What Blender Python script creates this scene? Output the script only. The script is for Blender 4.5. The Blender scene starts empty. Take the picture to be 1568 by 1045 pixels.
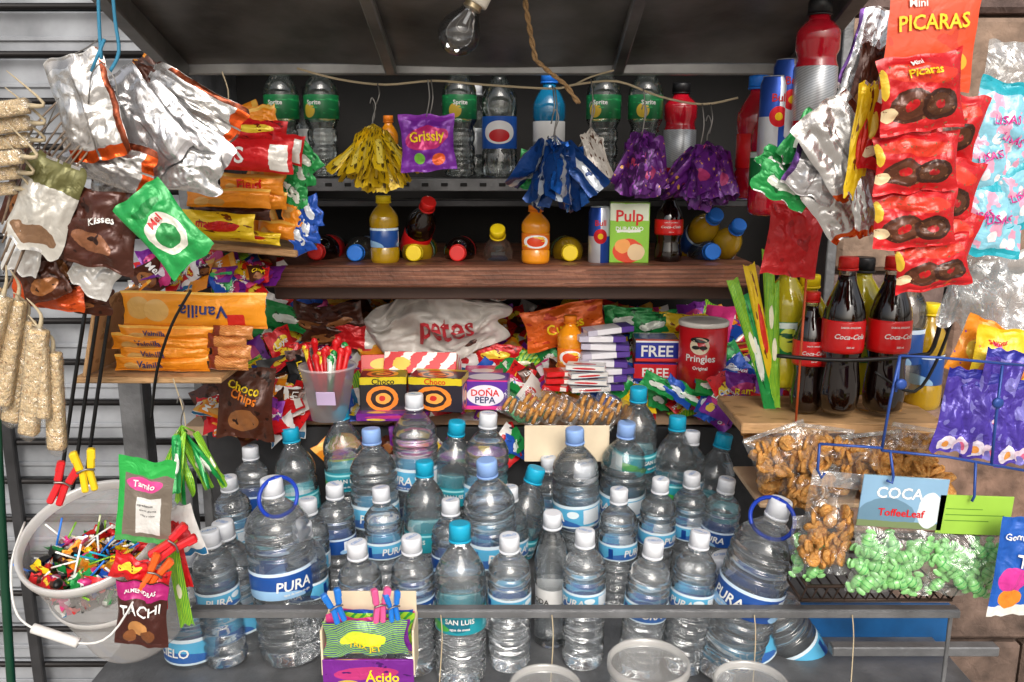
import bpy, bmesh, math, random
from mathutils import Vector, Matrix, noise
R=math.radians
random.seed(7)
TH=R(12); C=math.cos(TH); S=math.sin(TH); F=1300.0; EYE=1.65
scene=bpy.context.scene

def at(px,py,Y):
    u=(px-784)/F; v=(522.5-py)/F; t=Y/(C+v*S)
    return Vector((u*t,Y,EYE+t*(-S+v*C)))
def ms(n,py,Y):
    v=(522.5-py)/F
    return n*(Y/(C+v*S))/F
def zz(py,Y): return at(784,py,Y).z
def Yof(py,z):
    v=(522.5-py)/F; k=(-S+v*C)/(C+v*S); return (z-EYE)/k

def hx(h):
    h=h.lstrip('#'); c=[int(h[i:i+2],16)/255 for i in (0,2,4)]
    return tuple([x/12.92 if x<=.04045 else ((x+.055)/1.055)**2.4 for x in c]+[1.0])

# ---------------------------------------------------------------- materials
MC={}
def mat(key,base='#808080',shapes=(),rough=.38,metal=0.,bump=.0,bscale=60.,var=.08,vscale=12.,coat=0.,trans=0.,ior=1.45,wob=0.,alpha=1.,sss=0.,spec=.5,detail=3):
    if key in MC: return MC[key]
    m=bpy.data.materials.new(key); m.use_nodes=True; MC[key]=m
    nt=m.node_tree; N=nt.nodes; L=nt.links
    b=N['Principled BSDF']; tc=N.new('ShaderNodeTexCoord')
    uv=tc.outputs['UV']
    if wob:
        nz=N.new('ShaderNodeTexNoise'); nz.inputs['Scale'].default_value=6; L.new(uv,nz.inputs['Vector'])
        vm=N.new('ShaderNodeVectorMath'); vm.operation='MULTIPLY_ADD'
        L.new(nz.outputs['Color'],vm.inputs[0]); vm.inputs[1].default_value=(wob,wob,0); L.new(uv,vm.inputs[2]); uv=vm.outputs[0]
    def mix(fac,a,bc):
        x=N.new('ShaderNodeMix'); x.data_type='RGBA'
        L.new(fac,x.inputs['Factor'])
        if isinstance(a,tuple): x.inputs['A'].default_value=a
        else: L.new(a,x.inputs['A'])
        x.inputs['B'].default_value=bc
        return x.outputs['Result']
    def lt(sock,val,op='LESS_THAN'):
        x=N.new('ShaderNodeMath'); x.operation=op; L.new(sock,x.inputs[0]); x.inputs[1].default_value=val; return x.outputs[0]
    col=hx(base)
    for s in shapes:
        k=s[0]
        if k in 'er':
            _,cx,cy,rx,ry,rot,cc=s
            mp=N.new('ShaderNodeMapping'); mp.vector_type='TEXTURE'
            mp.inputs['Location'].default_value=(cx,cy,0); mp.inputs['Rotation'].default_value=(0,0,R(rot)); mp.inputs['Scale'].default_value=(rx,ry,1)
            L.new(uv,mp.inputs['Vector'])
            if k=='e':
                sp=N.new('ShaderNodeSeparateXYZ'); L.new(mp.outputs[0],sp.inputs[0]); cb=N.new('ShaderNodeCombineXYZ'); L.new(sp.outputs[0],cb.inputs[0]); L.new(sp.outputs[1],cb.inputs[1])
                ln=N.new('ShaderNodeVectorMath'); ln.operation='LENGTH'; L.new(cb.outputs[0],ln.inputs[0])
                fac=lt(ln.outputs['Value'],1)
            else:
                ab=N.new('ShaderNodeVectorMath'); ab.operation='ABSOLUTE'; L.new(mp.outputs[0],ab.inputs[0])
                sp=N.new('ShaderNodeSeparateXYZ'); L.new(ab.outputs[0],sp.inputs[0])
                mx=N.new('ShaderNodeMath'); mx.operation='MAXIMUM'; L.new(sp.outputs[0],mx.inputs[0]); L.new(sp.outputs[1],mx.inputs[1])
                fac=lt(mx.outputs[0],1)
            col=mix(fac,col,hx(cc))
        elif k=='n':
            _,sc,thr,cc=s
            nz=N.new('ShaderNodeTexNoise'); nz.inputs['Scale'].default_value=sc; nz.inputs['Detail'].default_value=2; L.new(uv,nz.inputs['Vector'])
            col=mix(lt(nz.outputs[0],thr,'GREATER_THAN'),col,hx(cc))
        elif k=='d':
            _,sc,thr,cc=s
            vo=N.new('ShaderNodeTexVoronoi'); vo.inputs['Scale'].default_value=sc; L.new(uv,vo.inputs['Vector'])
            col=mix(lt(vo.outputs['Distance'],thr),col,hx(cc))
        elif k=='s':
            _,sc,rot,thr,cc=s
            mp=N.new('ShaderNodeMapping'); mp.inputs['Rotation'].default_value=(0,0,R(rot)); L.new(uv,mp.inputs['Vector'])
            wv=N.new('ShaderNodeTexWave'); wv.inputs['Scale'].default_value=sc; L.new(mp.outputs[0],wv.inputs['Vector'])
            col=mix(lt(wv.outputs['Fac'],thr,'GREATER_THAN'),col,hx(cc))
    nz=N.new('ShaderNodeTexNoise'); nz.inputs['Scale'].default_value=vscale; nz.inputs['Detail'].default_value=5; L.new(tc.outputs['Object'],nz.inputs['Vector'])
    hs=N.new('ShaderNodeHueSaturation'); mr=N.new('ShaderNodeMapRange')
    mr.inputs['From Min'].default_value=.3; mr.inputs['From Max'].default_value=.7; mr.inputs['To Min'].default_value=1-var*2; mr.inputs['To Max'].default_value=1+var
    L.new(nz.outputs[0],mr.inputs[0]); L.new(mr.outputs[0],hs.inputs['Value'])
    if isinstance(col,tuple): hs.inputs['Color'].default_value=col
    else: L.new(col,hs.inputs['Color'])
    L.new(hs.outputs[0],b.inputs['Base Color'])
    b.inputs['Roughness'].default_value=rough; b.inputs['Metallic'].default_value=metal
    b.inputs['Coat Weight'].default_value=coat; b.inputs['Coat Roughness'].default_value=.08
    b.inputs['Transmission Weight'].default_value=trans; b.inputs['IOR'].default_value=ior; b.inputs['Alpha'].default_value=alpha
    b.inputs['Specular IOR Level'].default_value=spec
    if bump:
        n2=N.new('ShaderNodeTexNoise'); n2.inputs['Scale'].default_value=bscale; n2.inputs['Detail'].default_value=detail; n2.inputs['Distortion'].default_value=.6
        L.new(tc.outputs['Object'],n2.inputs['Vector'])
        bp=N.new('ShaderNodeBump'); bp.inputs['Strength'].default_value=bump; bp.inputs['Distance'].default_value=.01
        L.new(n2.outputs[0],bp.inputs['Height']); L.new(bp.outputs[0],b.inputs['Normal'])
    return m
def foil(key,base,shapes=(),metal=.25,rough=.32,bump=.42,**k):
    return mat(key,base,shapes,rough=rough,metal=metal,bump=bump,bscale=k.pop('bscale',40),wob=k.pop('wob',.05),coat=.15,**k)

def water_mat(key,col=(.98,.99,1,1),diff=.085,tr=.30,dcol=(.78,.86,.90,1),ior=1.33,gl=.5,bump=.18):
    """clear PET bottle: refraction + straight-through part + a little haze + sharp reflection"""
    if key in MC: return MC[key]
    m=bpy.data.materials.new(key); m.use_nodes=True; MC[key]=m
    nt=m.node_tree; N=nt.nodes; L=nt.links; N.clear()
    o=N.new('ShaderNodeOutputMaterial'); g=N.new('ShaderNodeBsdfRefraction'); g.inputs['Color'].default_value=col; g.inputs['IOR'].default_value=ior; g.inputs['Roughness'].default_value=.03
    t=N.new('ShaderNodeBsdfTransparent'); t.inputs['Color'].default_value=(.98,.99,1,1)
    d=N.new('ShaderNodeBsdfDiffuse'); d.inputs['Color'].default_value=dcol
    tl=N.new('ShaderNodeBsdfTranslucent'); tl.inputs['Color'].default_value=dcol
    gs=N.new('ShaderNodeBsdfGlossy'); gs.inputs['Roughness'].default_value=.05; gs.inputs['Color'].default_value=(1,1,1,1)
    fr=N.new('ShaderNodeFresnel'); fr.inputs['IOR'].default_value=1.62
    def mx(f,a,b_):
        x=N.new('ShaderNodeMixShader')
        if isinstance(f,float): x.inputs[0].default_value=f
        else: L.new(f,x.inputs[0])
        L.new(a,x.inputs[1]); L.new(b_,x.inputs[2]); return x.outputs[0]
    a=mx(tr,g.outputs[0],t.outputs[0]); dd=mx(.5,d.outputs[0],tl.outputs[0]); a=mx(diff,a,dd); a=mx(fr.outputs[0],a,gs.outputs[0])
    tc=N.new('ShaderNodeTexCoord'); n=N.new('ShaderNodeTexNoise'); n.inputs['Scale'].default_value=30; L.new(tc.outputs['Object'],n.inputs['Vector'])
    bp=N.new('ShaderNodeBump'); bp.inputs['Strength'].default_value=bump; bp.inputs['Distance'].default_value=.01; L.new(n.outputs[0],bp.inputs['Height'])
    for q in (g,gs,fr): L.new(bp.outputs[0],q.inputs['Normal'])
    L.new(a,o.inputs[0]); return m
def film(key,tr=.72,col=(.9,.92,.93,1),bump=.9,scale=32,d=.35):
    """thin clear wrap: mostly see-through, milky haze and bright crinkle reflections"""
    if key in MC: return MC[key]
    m=bpy.data.materials.new(key); m.use_nodes=True; MC[key]=m
    nt=m.node_tree; N=nt.nodes; L=nt.links; N.clear()
    o=N.new('ShaderNodeOutputMaterial'); t=N.new('ShaderNodeBsdfTransparent'); t.inputs['Color'].default_value=(.97,.98,.98,1)
    g=N.new('ShaderNodeBsdfGlossy'); g.inputs['Roughness'].default_value=.12; df=N.new('ShaderNodeBsdfDiffuse'); df.inputs['Color'].default_value=col
    m1=N.new('ShaderNodeMixShader'); m1.inputs[0].default_value=d; L.new(g.outputs[0],m1.inputs[1]); L.new(df.outputs[0],m1.inputs[2])
    m2=N.new('ShaderNodeMixShader'); m2.inputs[0].default_value=1-tr; L.new(t.outputs[0],m2.inputs[1]); L.new(m1.outputs[0],m2.inputs[2])
    tc=N.new('ShaderNodeTexCoord'); n=N.new('ShaderNodeTexNoise'); n.inputs['Scale'].default_value=scale; n.inputs['Detail'].default_value=3; n.inputs['Distortion'].default_value=1; L.new(tc.outputs['Object'],n.inputs['Vector'])
    bp=N.new('ShaderNodeBump'); bp.inputs['Strength'].default_value=bump; bp.inputs['Distance'].default_value=.01; L.new(n.outputs[0],bp.inputs['Height']); L.new(bp.outputs[0],g.inputs['Normal'])
    L.new(m2.outputs[0],o.inputs[0]); return m

# ---------------------------------------------------------------- mesh builder
TXT={}
def text_geo(s):
    if s in TXT: return TXT[s]
    cu=bpy.data.curves.new('t','FONT'); cu.body=s; cu.resolution_u=2; cu.offset=.018
    ob=bpy.data.objects.new('t',cu); scene.collection.objects.link(ob)
    bpy.context.view_layer.update()
    me=bpy.data.meshes.new_from_object(ob.evaluated_get(bpy.context.evaluated_depsgraph_get()))
    vs=[v.co.copy() for v in me.vertices]; fs=[list(p.vertices) for p in me.polygons]
    x0=min(v.x for v in vs);x1=max(v.x for v in vs);y0=min(v.y for v in vs);y1=max(v.y for v in vs)
    h=.7
    vs=[((v.x-(x0+x1)/2)/h,(v.y-(y0+y1)/2)/h) for v in vs]
    bpy.data.objects.remove(ob); bpy.data.curves.remove(cu); bpy.data.meshes.remove(me)
    TXT[s]=(vs,fs); return TXT[s]

class MB:
    def __init__(s): s.v=[];s.f=[];s.fm=[];s.uv=[];s.sm=[];s.mats=[];s.M=Matrix()
    def add(s,vs,fs,mt,uvs=None,smooth=True,fuv=None):
        if mt not in s.mats: s.mats.append(mt)
        mi=s.mats.index(mt); b=len(s.v); M=s.M
        s.v+=[M@Vector(v) for v in vs]
        for k,f in enumerate(fs):
            s.f.append([b+i for i in f]); s.fm.append(mi); s.sm.append(smooth)
            s.uv.append(fuv[k] if fuv else ([uvs[i] for i in f] if uvs else [(.5,.5)]*len(f)))
    def grid(s,fn,nu,nv,mt,smooth=True,flip=False):
        vs=[];uv=[]
        for j in range(nv+1):
            for i in range(nu+1):
                u=i/nu;v=j/nv; vs.append(fn(u,v)); uv.append((u,v))
        fs=[]
        for j in range(nv):
            for i in range(nu):
                a=j*(nu+1)+i; q=[a,a+1,a+nu+2,a+nu+1]
                fs.append(q[::-1] if flip else q)
        s.add(vs,fs,mt,uv,smooth)
    def lathe(s,prof,mt,seg=28,knurl=0.,smooth=True,mod=None):
        vs=[];n=len(prof)
        for (r,z) in prof:
            for i in range(seg):
                a=2*math.pi*i/seg; rr=r*(1-(knurl if i%2 else 0))
                if mod: rr*=mod(a,z)
                vs.append((rr*math.sin(a),-rr*math.cos(a),z))
        fs=[];fu=[]; z0=prof[0][1]; z1=prof[-1][1]; dz=(z1-z0) or 1
        for j in range(n-1):
            for i in range(seg):
                k=(i+1)%seg
                fs.append([j*seg+i,j*seg+k,(j+1)*seg+k,(j+1)*seg+i])
                va=(prof[j][1]-z0)/dz; vb=(prof[j+1][1]-z0)/dz
                ua=((i/seg)+.5)%1; ub=ua+1/seg
                fu.append([(ua,va),(ub,va),(ub,vb),(ua,vb)])
        if prof[0][0]>1e-5: fs.append(list(range(seg))[::-1]); fu.append([(.5,0)]*seg)
        if prof[-1][0]>1e-5: fs.append([(n-1)*seg+i for i in range(seg)]); fu.append([(.5,1)]*seg)
        s.add(vs,fs,mt,None,smooth,fu)
        if prof[-1][0]>1e-5: s.sm[-1]=False
        if prof[0][0]>1e-5: s.sm[-2 if prof[-1][0]>1e-5 else -1]=False
    def ring(s,prof,mt,seg=40):
        """open surface of revolution (no end caps)"""
        n=len(prof); vs=[]; fs=[]; fu=[]
        z0=prof[0][1]; dz=(prof[-1][1]-z0) or 1
        for (r,z) in prof:
            for i in range(seg):
                a=2*math.pi*i/seg; vs.append((r*math.sin(a),-r*math.cos(a),z))
        for j in range(n-1):
            for i in range(seg):
                fs.append([j*seg+i,j*seg+(i+1)%seg,(j+1)*seg+(i+1)%seg,(j+1)*seg+i])
                va=(prof[j][1]-z0)/dz; vb=(prof[j+1][1]-z0)/dz; ua=((i/seg)+.5)%1; ub=ua+1/seg
                fu.append([(ua,va),(ub,va),(ub,vb),(ua,vb)])
        s.add(vs,fs,mt,None,True,fu)
    def box(s,c,sz,mt,bev=.0015,rot=None):
        bm=bmesh.new(); bmesh.ops.create_cube(bm,size=1)
        for v in bm.verts: v.co=Vector((v.co.x*sz[0],v.co.y*sz[1],v.co.z*sz[2]))
        if bev: bmesh.ops.bevel(bm,geom=bm.edges[:],offset=min(bev,min(sz)*.3),segments=1,affect='EDGES')
        bm.normal_update()
        bm.verts.index_update()
        vs=[v.co.copy() for v in bm.verts]; fs=[];fu=[]
        for f in bm.faces:
            fs.append([v.index for v in f.verts]); n=f.normal
            ax=max(range(3),key=lambda i:abs(n[i]))
            a,b=[(1,2),(0,2),(0,1)][ax]
            fu.append([(v.co[a]/sz[a]+.5,v.co[b]/sz[b]+.5) for v in f.verts])
        bm.free()
        T=Matrix.Translation(Vector(c))
        if rot: T=T@rot
        o=s.M; s.M=o@T; s.add(vs,fs,mt,None,False,fu); s.M=o
    def tube(s,pts,r,mt,seg=6,sub=4,sq=0.):
        pts=[Vector(p) for p in pts]
        if sub>1 and len(pts)>2:
            q=[]; P=[pts[0]]+pts+[pts[-1]]
            for i in range(1,len(P)-2):
                for k in range(sub):
                    t=k/sub; a,b,c,d=P[i-1],P[i],P[i+1],P[i+2]
                    q.append(.5*((2*b)+(c-a)*t+(2*a-5*b+4*c-d)*t*t+(3*b-a-3*c+d)*t**3))
            q.append(pts[-1]); pts=q
        vs=[];nrm=None
        for i,p in enumerate(pts):
            d=(pts[min(i+1,len(pts)-1)]-pts[max(i-1,0)]).normalized()
            if nrm is None:
                nrm=(d.cross(Vector((0,1,0))) if sq else d.cross(Vector((0,0,1)) if abs(d.z)<.9 else Vector((1,0,0)))).normalized()
            nrm=(nrm-d*nrm.dot(d)).normalized(); bn=d.cross(nrm)
            rr=r(i/(len(pts)-1)) if callable(r) else r
            for k in range(seg):
                a=2*math.pi*k/seg; ca=math.cos(a); sa=math.sin(a); q=1.
                if sq: q=(1/max(abs(ca),abs(sa)))**sq*.92
                vs.append(p+(nrm*ca+bn*sa*(.7 if sq else 1))*rr*q)
        fs=[];fu=[];n=len(pts)
        for j in range(n-1):
            for i in range(seg):
                k=(i+1)%seg; fs.append([j*seg+i,j*seg+k,(j+1)*seg+k,(j+1)*seg+i])
                fu.append([(i/seg,j/n),((i+1)/seg,j/n),((i+1)/seg,(j+1)/n),(i/seg,(j+1)/n)])
        fs.append(list(range(seg))[::-1]);fu.append([(0,0)]*seg)
        fs.append([(n-1)*seg+i for i in range(seg)]);fu.append([(0,1)]*seg)
        s.add(vs,fs,mt,None,True,fu)
    def text(s,st,fn,mt):
        vs,fs=text_geo(st); s.add([fn(x,y) for x,y in vs],fs,mt,None,False)
    def ball(s,c,r,mt,seg=10,rings=6,sq=(1,1,1),rot=None):
        def fn(u,v):
            a=u*2*math.pi; b=(v-.5)*math.pi
            p=Vector((math.cos(a)*math.cos(b)*r*sq[0],math.sin(a)*math.cos(b)*r*sq[1],math.sin(b)*r*sq[2]))
            if rot: p=rot@p
            return p+Vector(c)
        s.grid(fn,seg,rings,mt)
    def mesh(s,name):
        me=bpy.data.meshes.new(name); me.from_pydata(s.v,[],s.f)
        for m in s.mats: me.materials.append(m)
        me.polygons.foreach_set('material_index',s.fm); me.polygons.foreach_set('use_smooth',s.sm)
        ul=me.uv_layers.new(name='UVMap'); fl=[]
        for u in s.uv:
            for a in u: fl+= [a[0],a[1]]
        ul.data.foreach_set('uv',fl); me.update(); return me
    def obj(s,name,parent=None):
        return mkobj(name,s.mesh(name),Matrix(),parent)
def mkobj(name,me,M=Matrix(),parent=None):
    o=bpy.data.objects.new(name,me); o.matrix_world=M; scene.collection.objects.link(o)
    if parent: o.parent=parent
    return o
def empty(name):
    return mkobj(name,None)
def TR(loc,roll=0,tilt=0,yaw=0):
    return Matrix.Translation(loc)@Matrix.Rotation(R(yaw),4,'Z')@Matrix.Rotation(R(tilt),4,'X')@Matrix.Rotation(R(roll),4,'Y')

# ---------------------------------------------------------------- bags / packets
WHT=mat('white_ink','#eeeeea',rough=.35); BLKI=mat('black_ink','#15120f',rough=.4); YLI=mat('yellow_ink','#f7d71c'); REDI=mat('red_ink','#d3151b'); BLUI=mat('blue_ink','#1c3fa0'); NVI=mat('navy_ink','#1b2a63')
SIL=mat('silver_foil','#d4d3d2',rough=.27,metal=.8,bump=.4,bscale=26,var=.1,detail=2)
SILW=mat('silver_white_foil','#dedcd8',rough=.3,metal=.45,bump=.45,bscale=32,var=.1)
def bagfn(w,h,t,seed,crimp=.05,wr=1.,irr=0.):
    def f(u,v,sd):
        vv=min(1,max(0,(v-crimp)/(1-2*crimp))); a=max(0,math.sin(math.pi*u)); b=max(0,math.sin(math.pi*vv))
        th=t/2*(a**.55)*(b**.6)
        nn=noise.noise(Vector((u*4+seed*3.1,v*4+seed,sd*2.3)))*t*.32*wr*min(1,a*1.5)*min(1,b*2)
        rid=math.sin(u*w/.010+5*noise.noise(Vector((u*3,v*2,seed))))*t*.07*wr*(1-b)*min(1,a*2)
        nn+=abs(noise.noise(Vector((u*7+v*5+seed,v*9-u*4,sd+seed))))*-t*.28*wr*min(1,b*2)*min(1,a*2)
        nn+=abs(noise.noise(Vector((u*13-v*6+seed,v*12+u*7,sd*3+seed))))*-t*.10*wr*min(1,b*2)*min(1,a*2)
        com=noise.noise(Vector((u*1.7+seed,v*1.7,4.2)))*t*.3*wr
        x=(u-.5)*w*(1-.09*b*min(1,wr)+.02*noise.noise(Vector((v*5,seed,0))))
        z=(v-.5)*h*(1-.03*a)+.006*wr*noise.noise(Vector((u*4,seed+v,9)))
        if irr:
            q=(abs(u-.5)*2)**4; p=(abs(v-.5)*2)**3
            k=min(1,irr/.02)
            x*=1-.35*p*k; z*=1-.45*q*k
            x+=irr*noise.noise(Vector((u*3,v*3,seed+7))); z+=irr*noise.noise(Vector((u*4,v*3,seed+3)))
        return Vector((x,sd*(th+nn)+rid+com,z))
    return f
def bag_into(mb,w,h,t,seed,mf,mbk=None,texts=(),res=(16,20),crimp=.05,wr=1.,toff=.003,irr=0.):
    f=bagfn(w,h,t,seed,crimp,wr,irr)
    mb.grid(lambda u,v:f(u,v,-1),res[0],res[1],mf)
    mb.grid(lambda u,v:f(u,v,1),res[0],res[1],mbk or mf,flip=True)
    for tx in texts:
        st,cu,cv,sz,mt,rot=tx[:6]; xs=tx[6] if len(tx)>6 else 1.; c=math.cos(R(rot)); s_=math.sin(R(rot))
        def fn(x,y):
            x*=xs; X=(x*c-y*s_)*sz*h; Z=(x*s_+y*c)*sz*h
            u=min(.98,max(.02,cu+X/w)); v=min(.98,max(.02,cv+Z/h)); return f(u,v,-1)+Vector((0,-toff,0))
        mb.text(st,fn,mt)
def bag(name,px,py,Y,wp,hp,roll=0,mf=None,mbk=None,texts=(),t=None,tilt=0,yaw=0,wr=1.,crimp=.05,res=(16,20),hook=None,irr=0.,toff=.003):
    w=ms(wp,py,Y);h=ms(hp,py,Y); t=t or min(w,h)*.3
    if name.startswith('hanging_snack'): res=(26,34); wr=1.0; irr=irr or .004; t*=.85
    mb=MB(); loc=at(px,py,Y); mb.M=TR(Vector((0,0,0)),roll,tilt,yaw)
    bag_into(mb,w,h,t,random.random()*50,mf,mbk,texts,res,crimp,wr,toff,irr)
    if hook:
        top=mb.M@Vector((0,0,h/2-.004)); hp_=at(hook[0],hook[1],Y)-loc; mb.M=Matrix()
        mb.tube([top,(top+hp_)/2+Vector((.004,0,0)),hp_],.0009,WIRE,5)
    return mkobj(name,mb.mesh(name),Matrix.Translation(loc))
def boxobj(name,px,py,Y,wp,hp,d,mt,texts=(),roll=0,yaw=0,tilt=0,side=None):
    w=ms(wp,py,Y);h=ms(hp,py,Y); mb=MB(); mb.M=TR(Vector((0,0,0)),roll,tilt,yaw)
    mb.box((0,0,0),(w,d,h),mt,.0012)
    for tx in texts:
        st,cu,cv,sz,m_,rot=tx[:6]; xs=tx[6] if len(tx)>6 else 1.; c=math.cos(R(rot)); s_=math.sin(R(rot))
        mb.text(st,lambda x,y:Vector(((cu-.5)*w+(x*xs*c-y*s_)*sz*h,-d/2-.0008,(cv-.5)*h+(x*xs*s_+y*c)*sz*h)),m_)
    return mkobj(name,mb.mesh(name),Matrix.Translation(at(px,py,Y)+Vector((0,d/2,0))))

WIRE=mat('wire','#8d8a86',rough=.35,metal=.8)
STR=mat('string_fibre','#b8a88a',rough=.8)
CORD=mat('brown_cord','#a5835a',rough=.85,bump=.6,bscale=400)
STEEL=mat('painted_steel','#717274',rough=.42,metal=.3,bump=.15,bscale=90,var=.22,vscale=16)
STEELD=mat('dark_steel','#3a3a3c',rough=.5,metal=.3,bump=.1,var=.2)
WOOD=mat('brown_wood','#80503c',(('s',1.6,82,.72,'#65402f'),('n',9,.58,'#94634c')),rough=.5,bump=.25,bscale=70,var=.2)
PLY=mat('plywood','#c49a6c',(('n',5,.56,'#a67f52'),),rough=.6,bump=.2,var=.2)
CARD=mat('cardboard','#c8a988',rough=.8,var=.08); CREAM=mat('cream_card','#e8d6b8',rough=.7)
BLACK=mat('black_strap','#141414',rough=.45)
ROOF=mat('roof_sheet','#807e7b',rough=.36,metal=.4,bump=.2,bscale=14,var=.35,vscale=5)
DARK=mat('dark_panel','#171514',rough=.7,var=.2)
BLUEP=mat('blue_panel','#1a5f9c',rough=.4,var=.2)

# ---------------------------------------------------------------- world, light, camera
w=bpy.data.worlds.new("World"); scene.world=w; w.use_nodes=True
nt=w.node_tree; sk=nt.nodes.new('ShaderNodeTexSky'); sk.sky_type='NISHITA'; sk.sun_disc=False
dv=Vector((-.12,.80,-.60)).normalized()   # direction the light travels: from over the street behind the camera
SE=math.asin(-dv.z); SR=math.atan2(-dv.x,-dv.y)
sk.sun_elevation=SE; sk.sun_rotation=SR; sk.air_density=1.0; sk.dust_density=5.0; sk.ozone_density=.5
hsn=nt.nodes.new('ShaderNodeHueSaturation'); hsn.inputs['Saturation'].default_value=.45; hsn.inputs['Value'].default_value=1.1
bg=nt.nodes['Background']; bg.inputs['Strength'].default_value=.15; nt.links.new(sk.outputs[0],hsn.inputs['Color']); nt.links.new(hsn.outputs[0],bg.inputs['Color'])
sun=bpy.data.lights.new('sun','SUN'); sun.energy=1.3; sun.angle=R(30); sun.color=(1,.965,.91)
so=bpy.data.objects.new('sun',sun); scene.collection.objects.link(so)
so.rotation_euler=dv.to_track_quat('-Z','Y').to_euler()
cam=bpy.data.cameras.new('camera'); co=bpy.data.objects.new('camera',cam); scene.collection.objects.link(co)
cam.sensor_width=36; cam.lens=F/1568*36; cam.clip_end=800; cam.clip_start=.02
co.location=(0,0,EYE); co.rotation_euler=(R(90)-TH,0,0); scene.camera=co
scene.view_settings.view_transform='Standard'; scene.view_settings.look='None'; scene.view_settings.exposure=0

# ---------------------------------------------------------------- setting
PAVE=mat('paving','#a39b90',rough=.8,bump=.3,bscale=8,var=.15,vscale=3)
mb=MB(); mb.add([(-300,-300,0),(300,-300,0),(300,300,0),(-300,300,0)],[[0,1,2,3]],PAVE,smooth=False); mb.obj('ground')
ST=[mat('granite_%d'%i,c,rough=.85,bump=.8,bscale=30,var=.3,vscale=14,detail=8) for i,c in enumerate(['#84695a','#74605a','#8c7564','#6a584e'])]
MORT=mat('mortar','#574a42',rough=.9)
mb=MB(); mb.box((2.6,2.36,2.0),(4.0,.2,4.0),MORT,0)
z=0
rr=random.Random(3)
while z<4:
    hh=rr.uniform(.26,.4); x=.6-rr.uniform(0,.3)
    while x<4.6:
        ww=rr.uniform(.35,.7); mb.box((x+ww/2,2.26,z+hh/2),(ww-.012,.08+rr.uniform(0,.02),hh-.012),rr.choice(ST),.012); x+=ww
    z+=hh
mb.obj('stone_wall')
SLAT=mat('shutter_slat','#9b9ea3',rough=.45,metal=.15,bump=.12,bscale=12,var=.22,vscale=7); ROD=mat('black_rod','#1d1a1a',rough=.45,metal=.3)
mb=MB(); z=.0; mb.box((-2.2,2.3,2),(3.4,.02,4),STEELD,0)
PIT=.112
while z<3.2:
    mb.box((-2.2,2.25,z+PIT/2),(3.3,.03,PIT-.006),SLAT,.004)
    mb.box((-2.2,2.231,z+PIT/2-.012),(3.3,.006,.012),SLAT,.002)
    mb.tube([(-3.8,2.205,z+PIT),(-.65,2.205,z+PIT+.004)],.0085,ROD,8,1)
    z+=PIT
for x in (-1.36,-.80): mb.box((x,2.19,1.6),(.03,.02,3.2),STEELD,.003)
mb.obj('roller_shutter')
mb=MB(); mb.tube([at(22,1120,1.25),at(8,900,1.25),at(-6,640,1.25)],.007,mat('dark_green_paint','#14402c',rough=.35),10,3); mb.obj('green_pole')

# kiosk
K=empty('market_kiosk')
xl=at(280,105,1.72).x; xr=at(1210,105,1.72).x
zb=zz(100,1.72)
mb=MB()
def roofp(u,v):
    Y=1.72-v*1.05; return Vector((xl-.02+(xr-xl+.04)*u,Y,zb+v*.33+.004*math.sin(u*9)))
mb.grid(roofp,20,8,ROOF)
mb.grid(lambda u,v:roofp(u,v)+Vector((0,0,.012)),20,8,ROOF,flip=True)
def slopebar(x,dz,wd,hd,mt):
    a=Vector((x,1.71,zb+dz)); b=Vector((x,.68,zb+.327+dz)); L_=(b-a).length
    ang=math.atan2(b.z-a.z,-(b.y-a.y))
    mb.box((a+b)/2,(wd,L_,hd),mt,.003,Matrix.Rotation(-ang,4,'X'))
for px in (600,945): slopebar(at(px,100,1.72).x,-.012,.022,.018,ROOF)
slopebar(xl,-.018,.03,.04,ROOF); slopebar(xr,-.018,.03,.04,ROOF)
mb.box(((xl+xr)/2,1.735,zb-.006),(xr-xl+.06,.022,.022),mat('rib_steel','#999998',rough=.4,metal=.3,var=.2),.003)
mb.obj('roof',K)
mb=MB()
mb.box((-.02,2.12,1.2),(1.5,.02,1.7),DARK,0)
mb.box((-.02,1.94,2.0),(1.5,.4,.02),DARK,0)
mb.box((xl-.03,1.93,1.2),(.02,.36,1.6),STEEL,.002); mb.box((xr+.12,1.93,1.2),(.02,.36,1.6),STEEL,.002)
p=at(205,650,1.72); mb.box((p.x,1.74,.6),(.05,.05,1.25),STEEL,.003)
mb.box((.62,1.74,.6),(.05,.05,1.25),STEEL,.003)
mb.obj('panels',K)
mb=MB()
zu=zz(274,1.8); 
mb.box((-.02,1.92,zu-.005),(1.1,.25,.006),STEEL,.001); mb.box((-.02,1.79,zu-.012),(1.1,.004,.026),STEEL,.001)
for i in range(26):
    x=-.5+i*.04; mb.box((x,1.787,zu-.012),(.014,.003,.007),DARK,.001)
z2=zz(312,1.82); mb.box((-.02,1.83,z2),(1.1,.02,.014),STEELD,.002); mb.box((-.02,1.93,z2),(1.1,.012,.012),STEEL,.002)
Ys=1.60; zs=zz(407,Ys); xa=at(395,407,Ys).x; xb=at(1165,407,Ys).x
mb.box(((xa+xb)/2,Ys+.23,zs-.021),(xb-xa,.46,.042),WOOD,.004)
mb.box(((xa+xb)/2,Ys+.06,zs-.057),(xb-xa-.03,.03,.03),mat('dark_wood','#4a352d',rough=.6),.003)
ZP=.865; YF=1.155
mb.box((.03,1.42,ZP-.01),(1.36,.53,.02),STEEL,.003)
xa2=at(400,1030,YF).x; xb2=at(1465,1030,YF).x
mb.box(((xa2+xb2)/2-.05,YF-.004,ZP-.012),(xb2-xa2+.2,.006,.04),STEEL,.001); mb.box(((xa2+xb2)/2-.05,YF-.02,ZP-.032),(xb2-xa2+.2,.03,.006),STEEL,.001)
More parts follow.
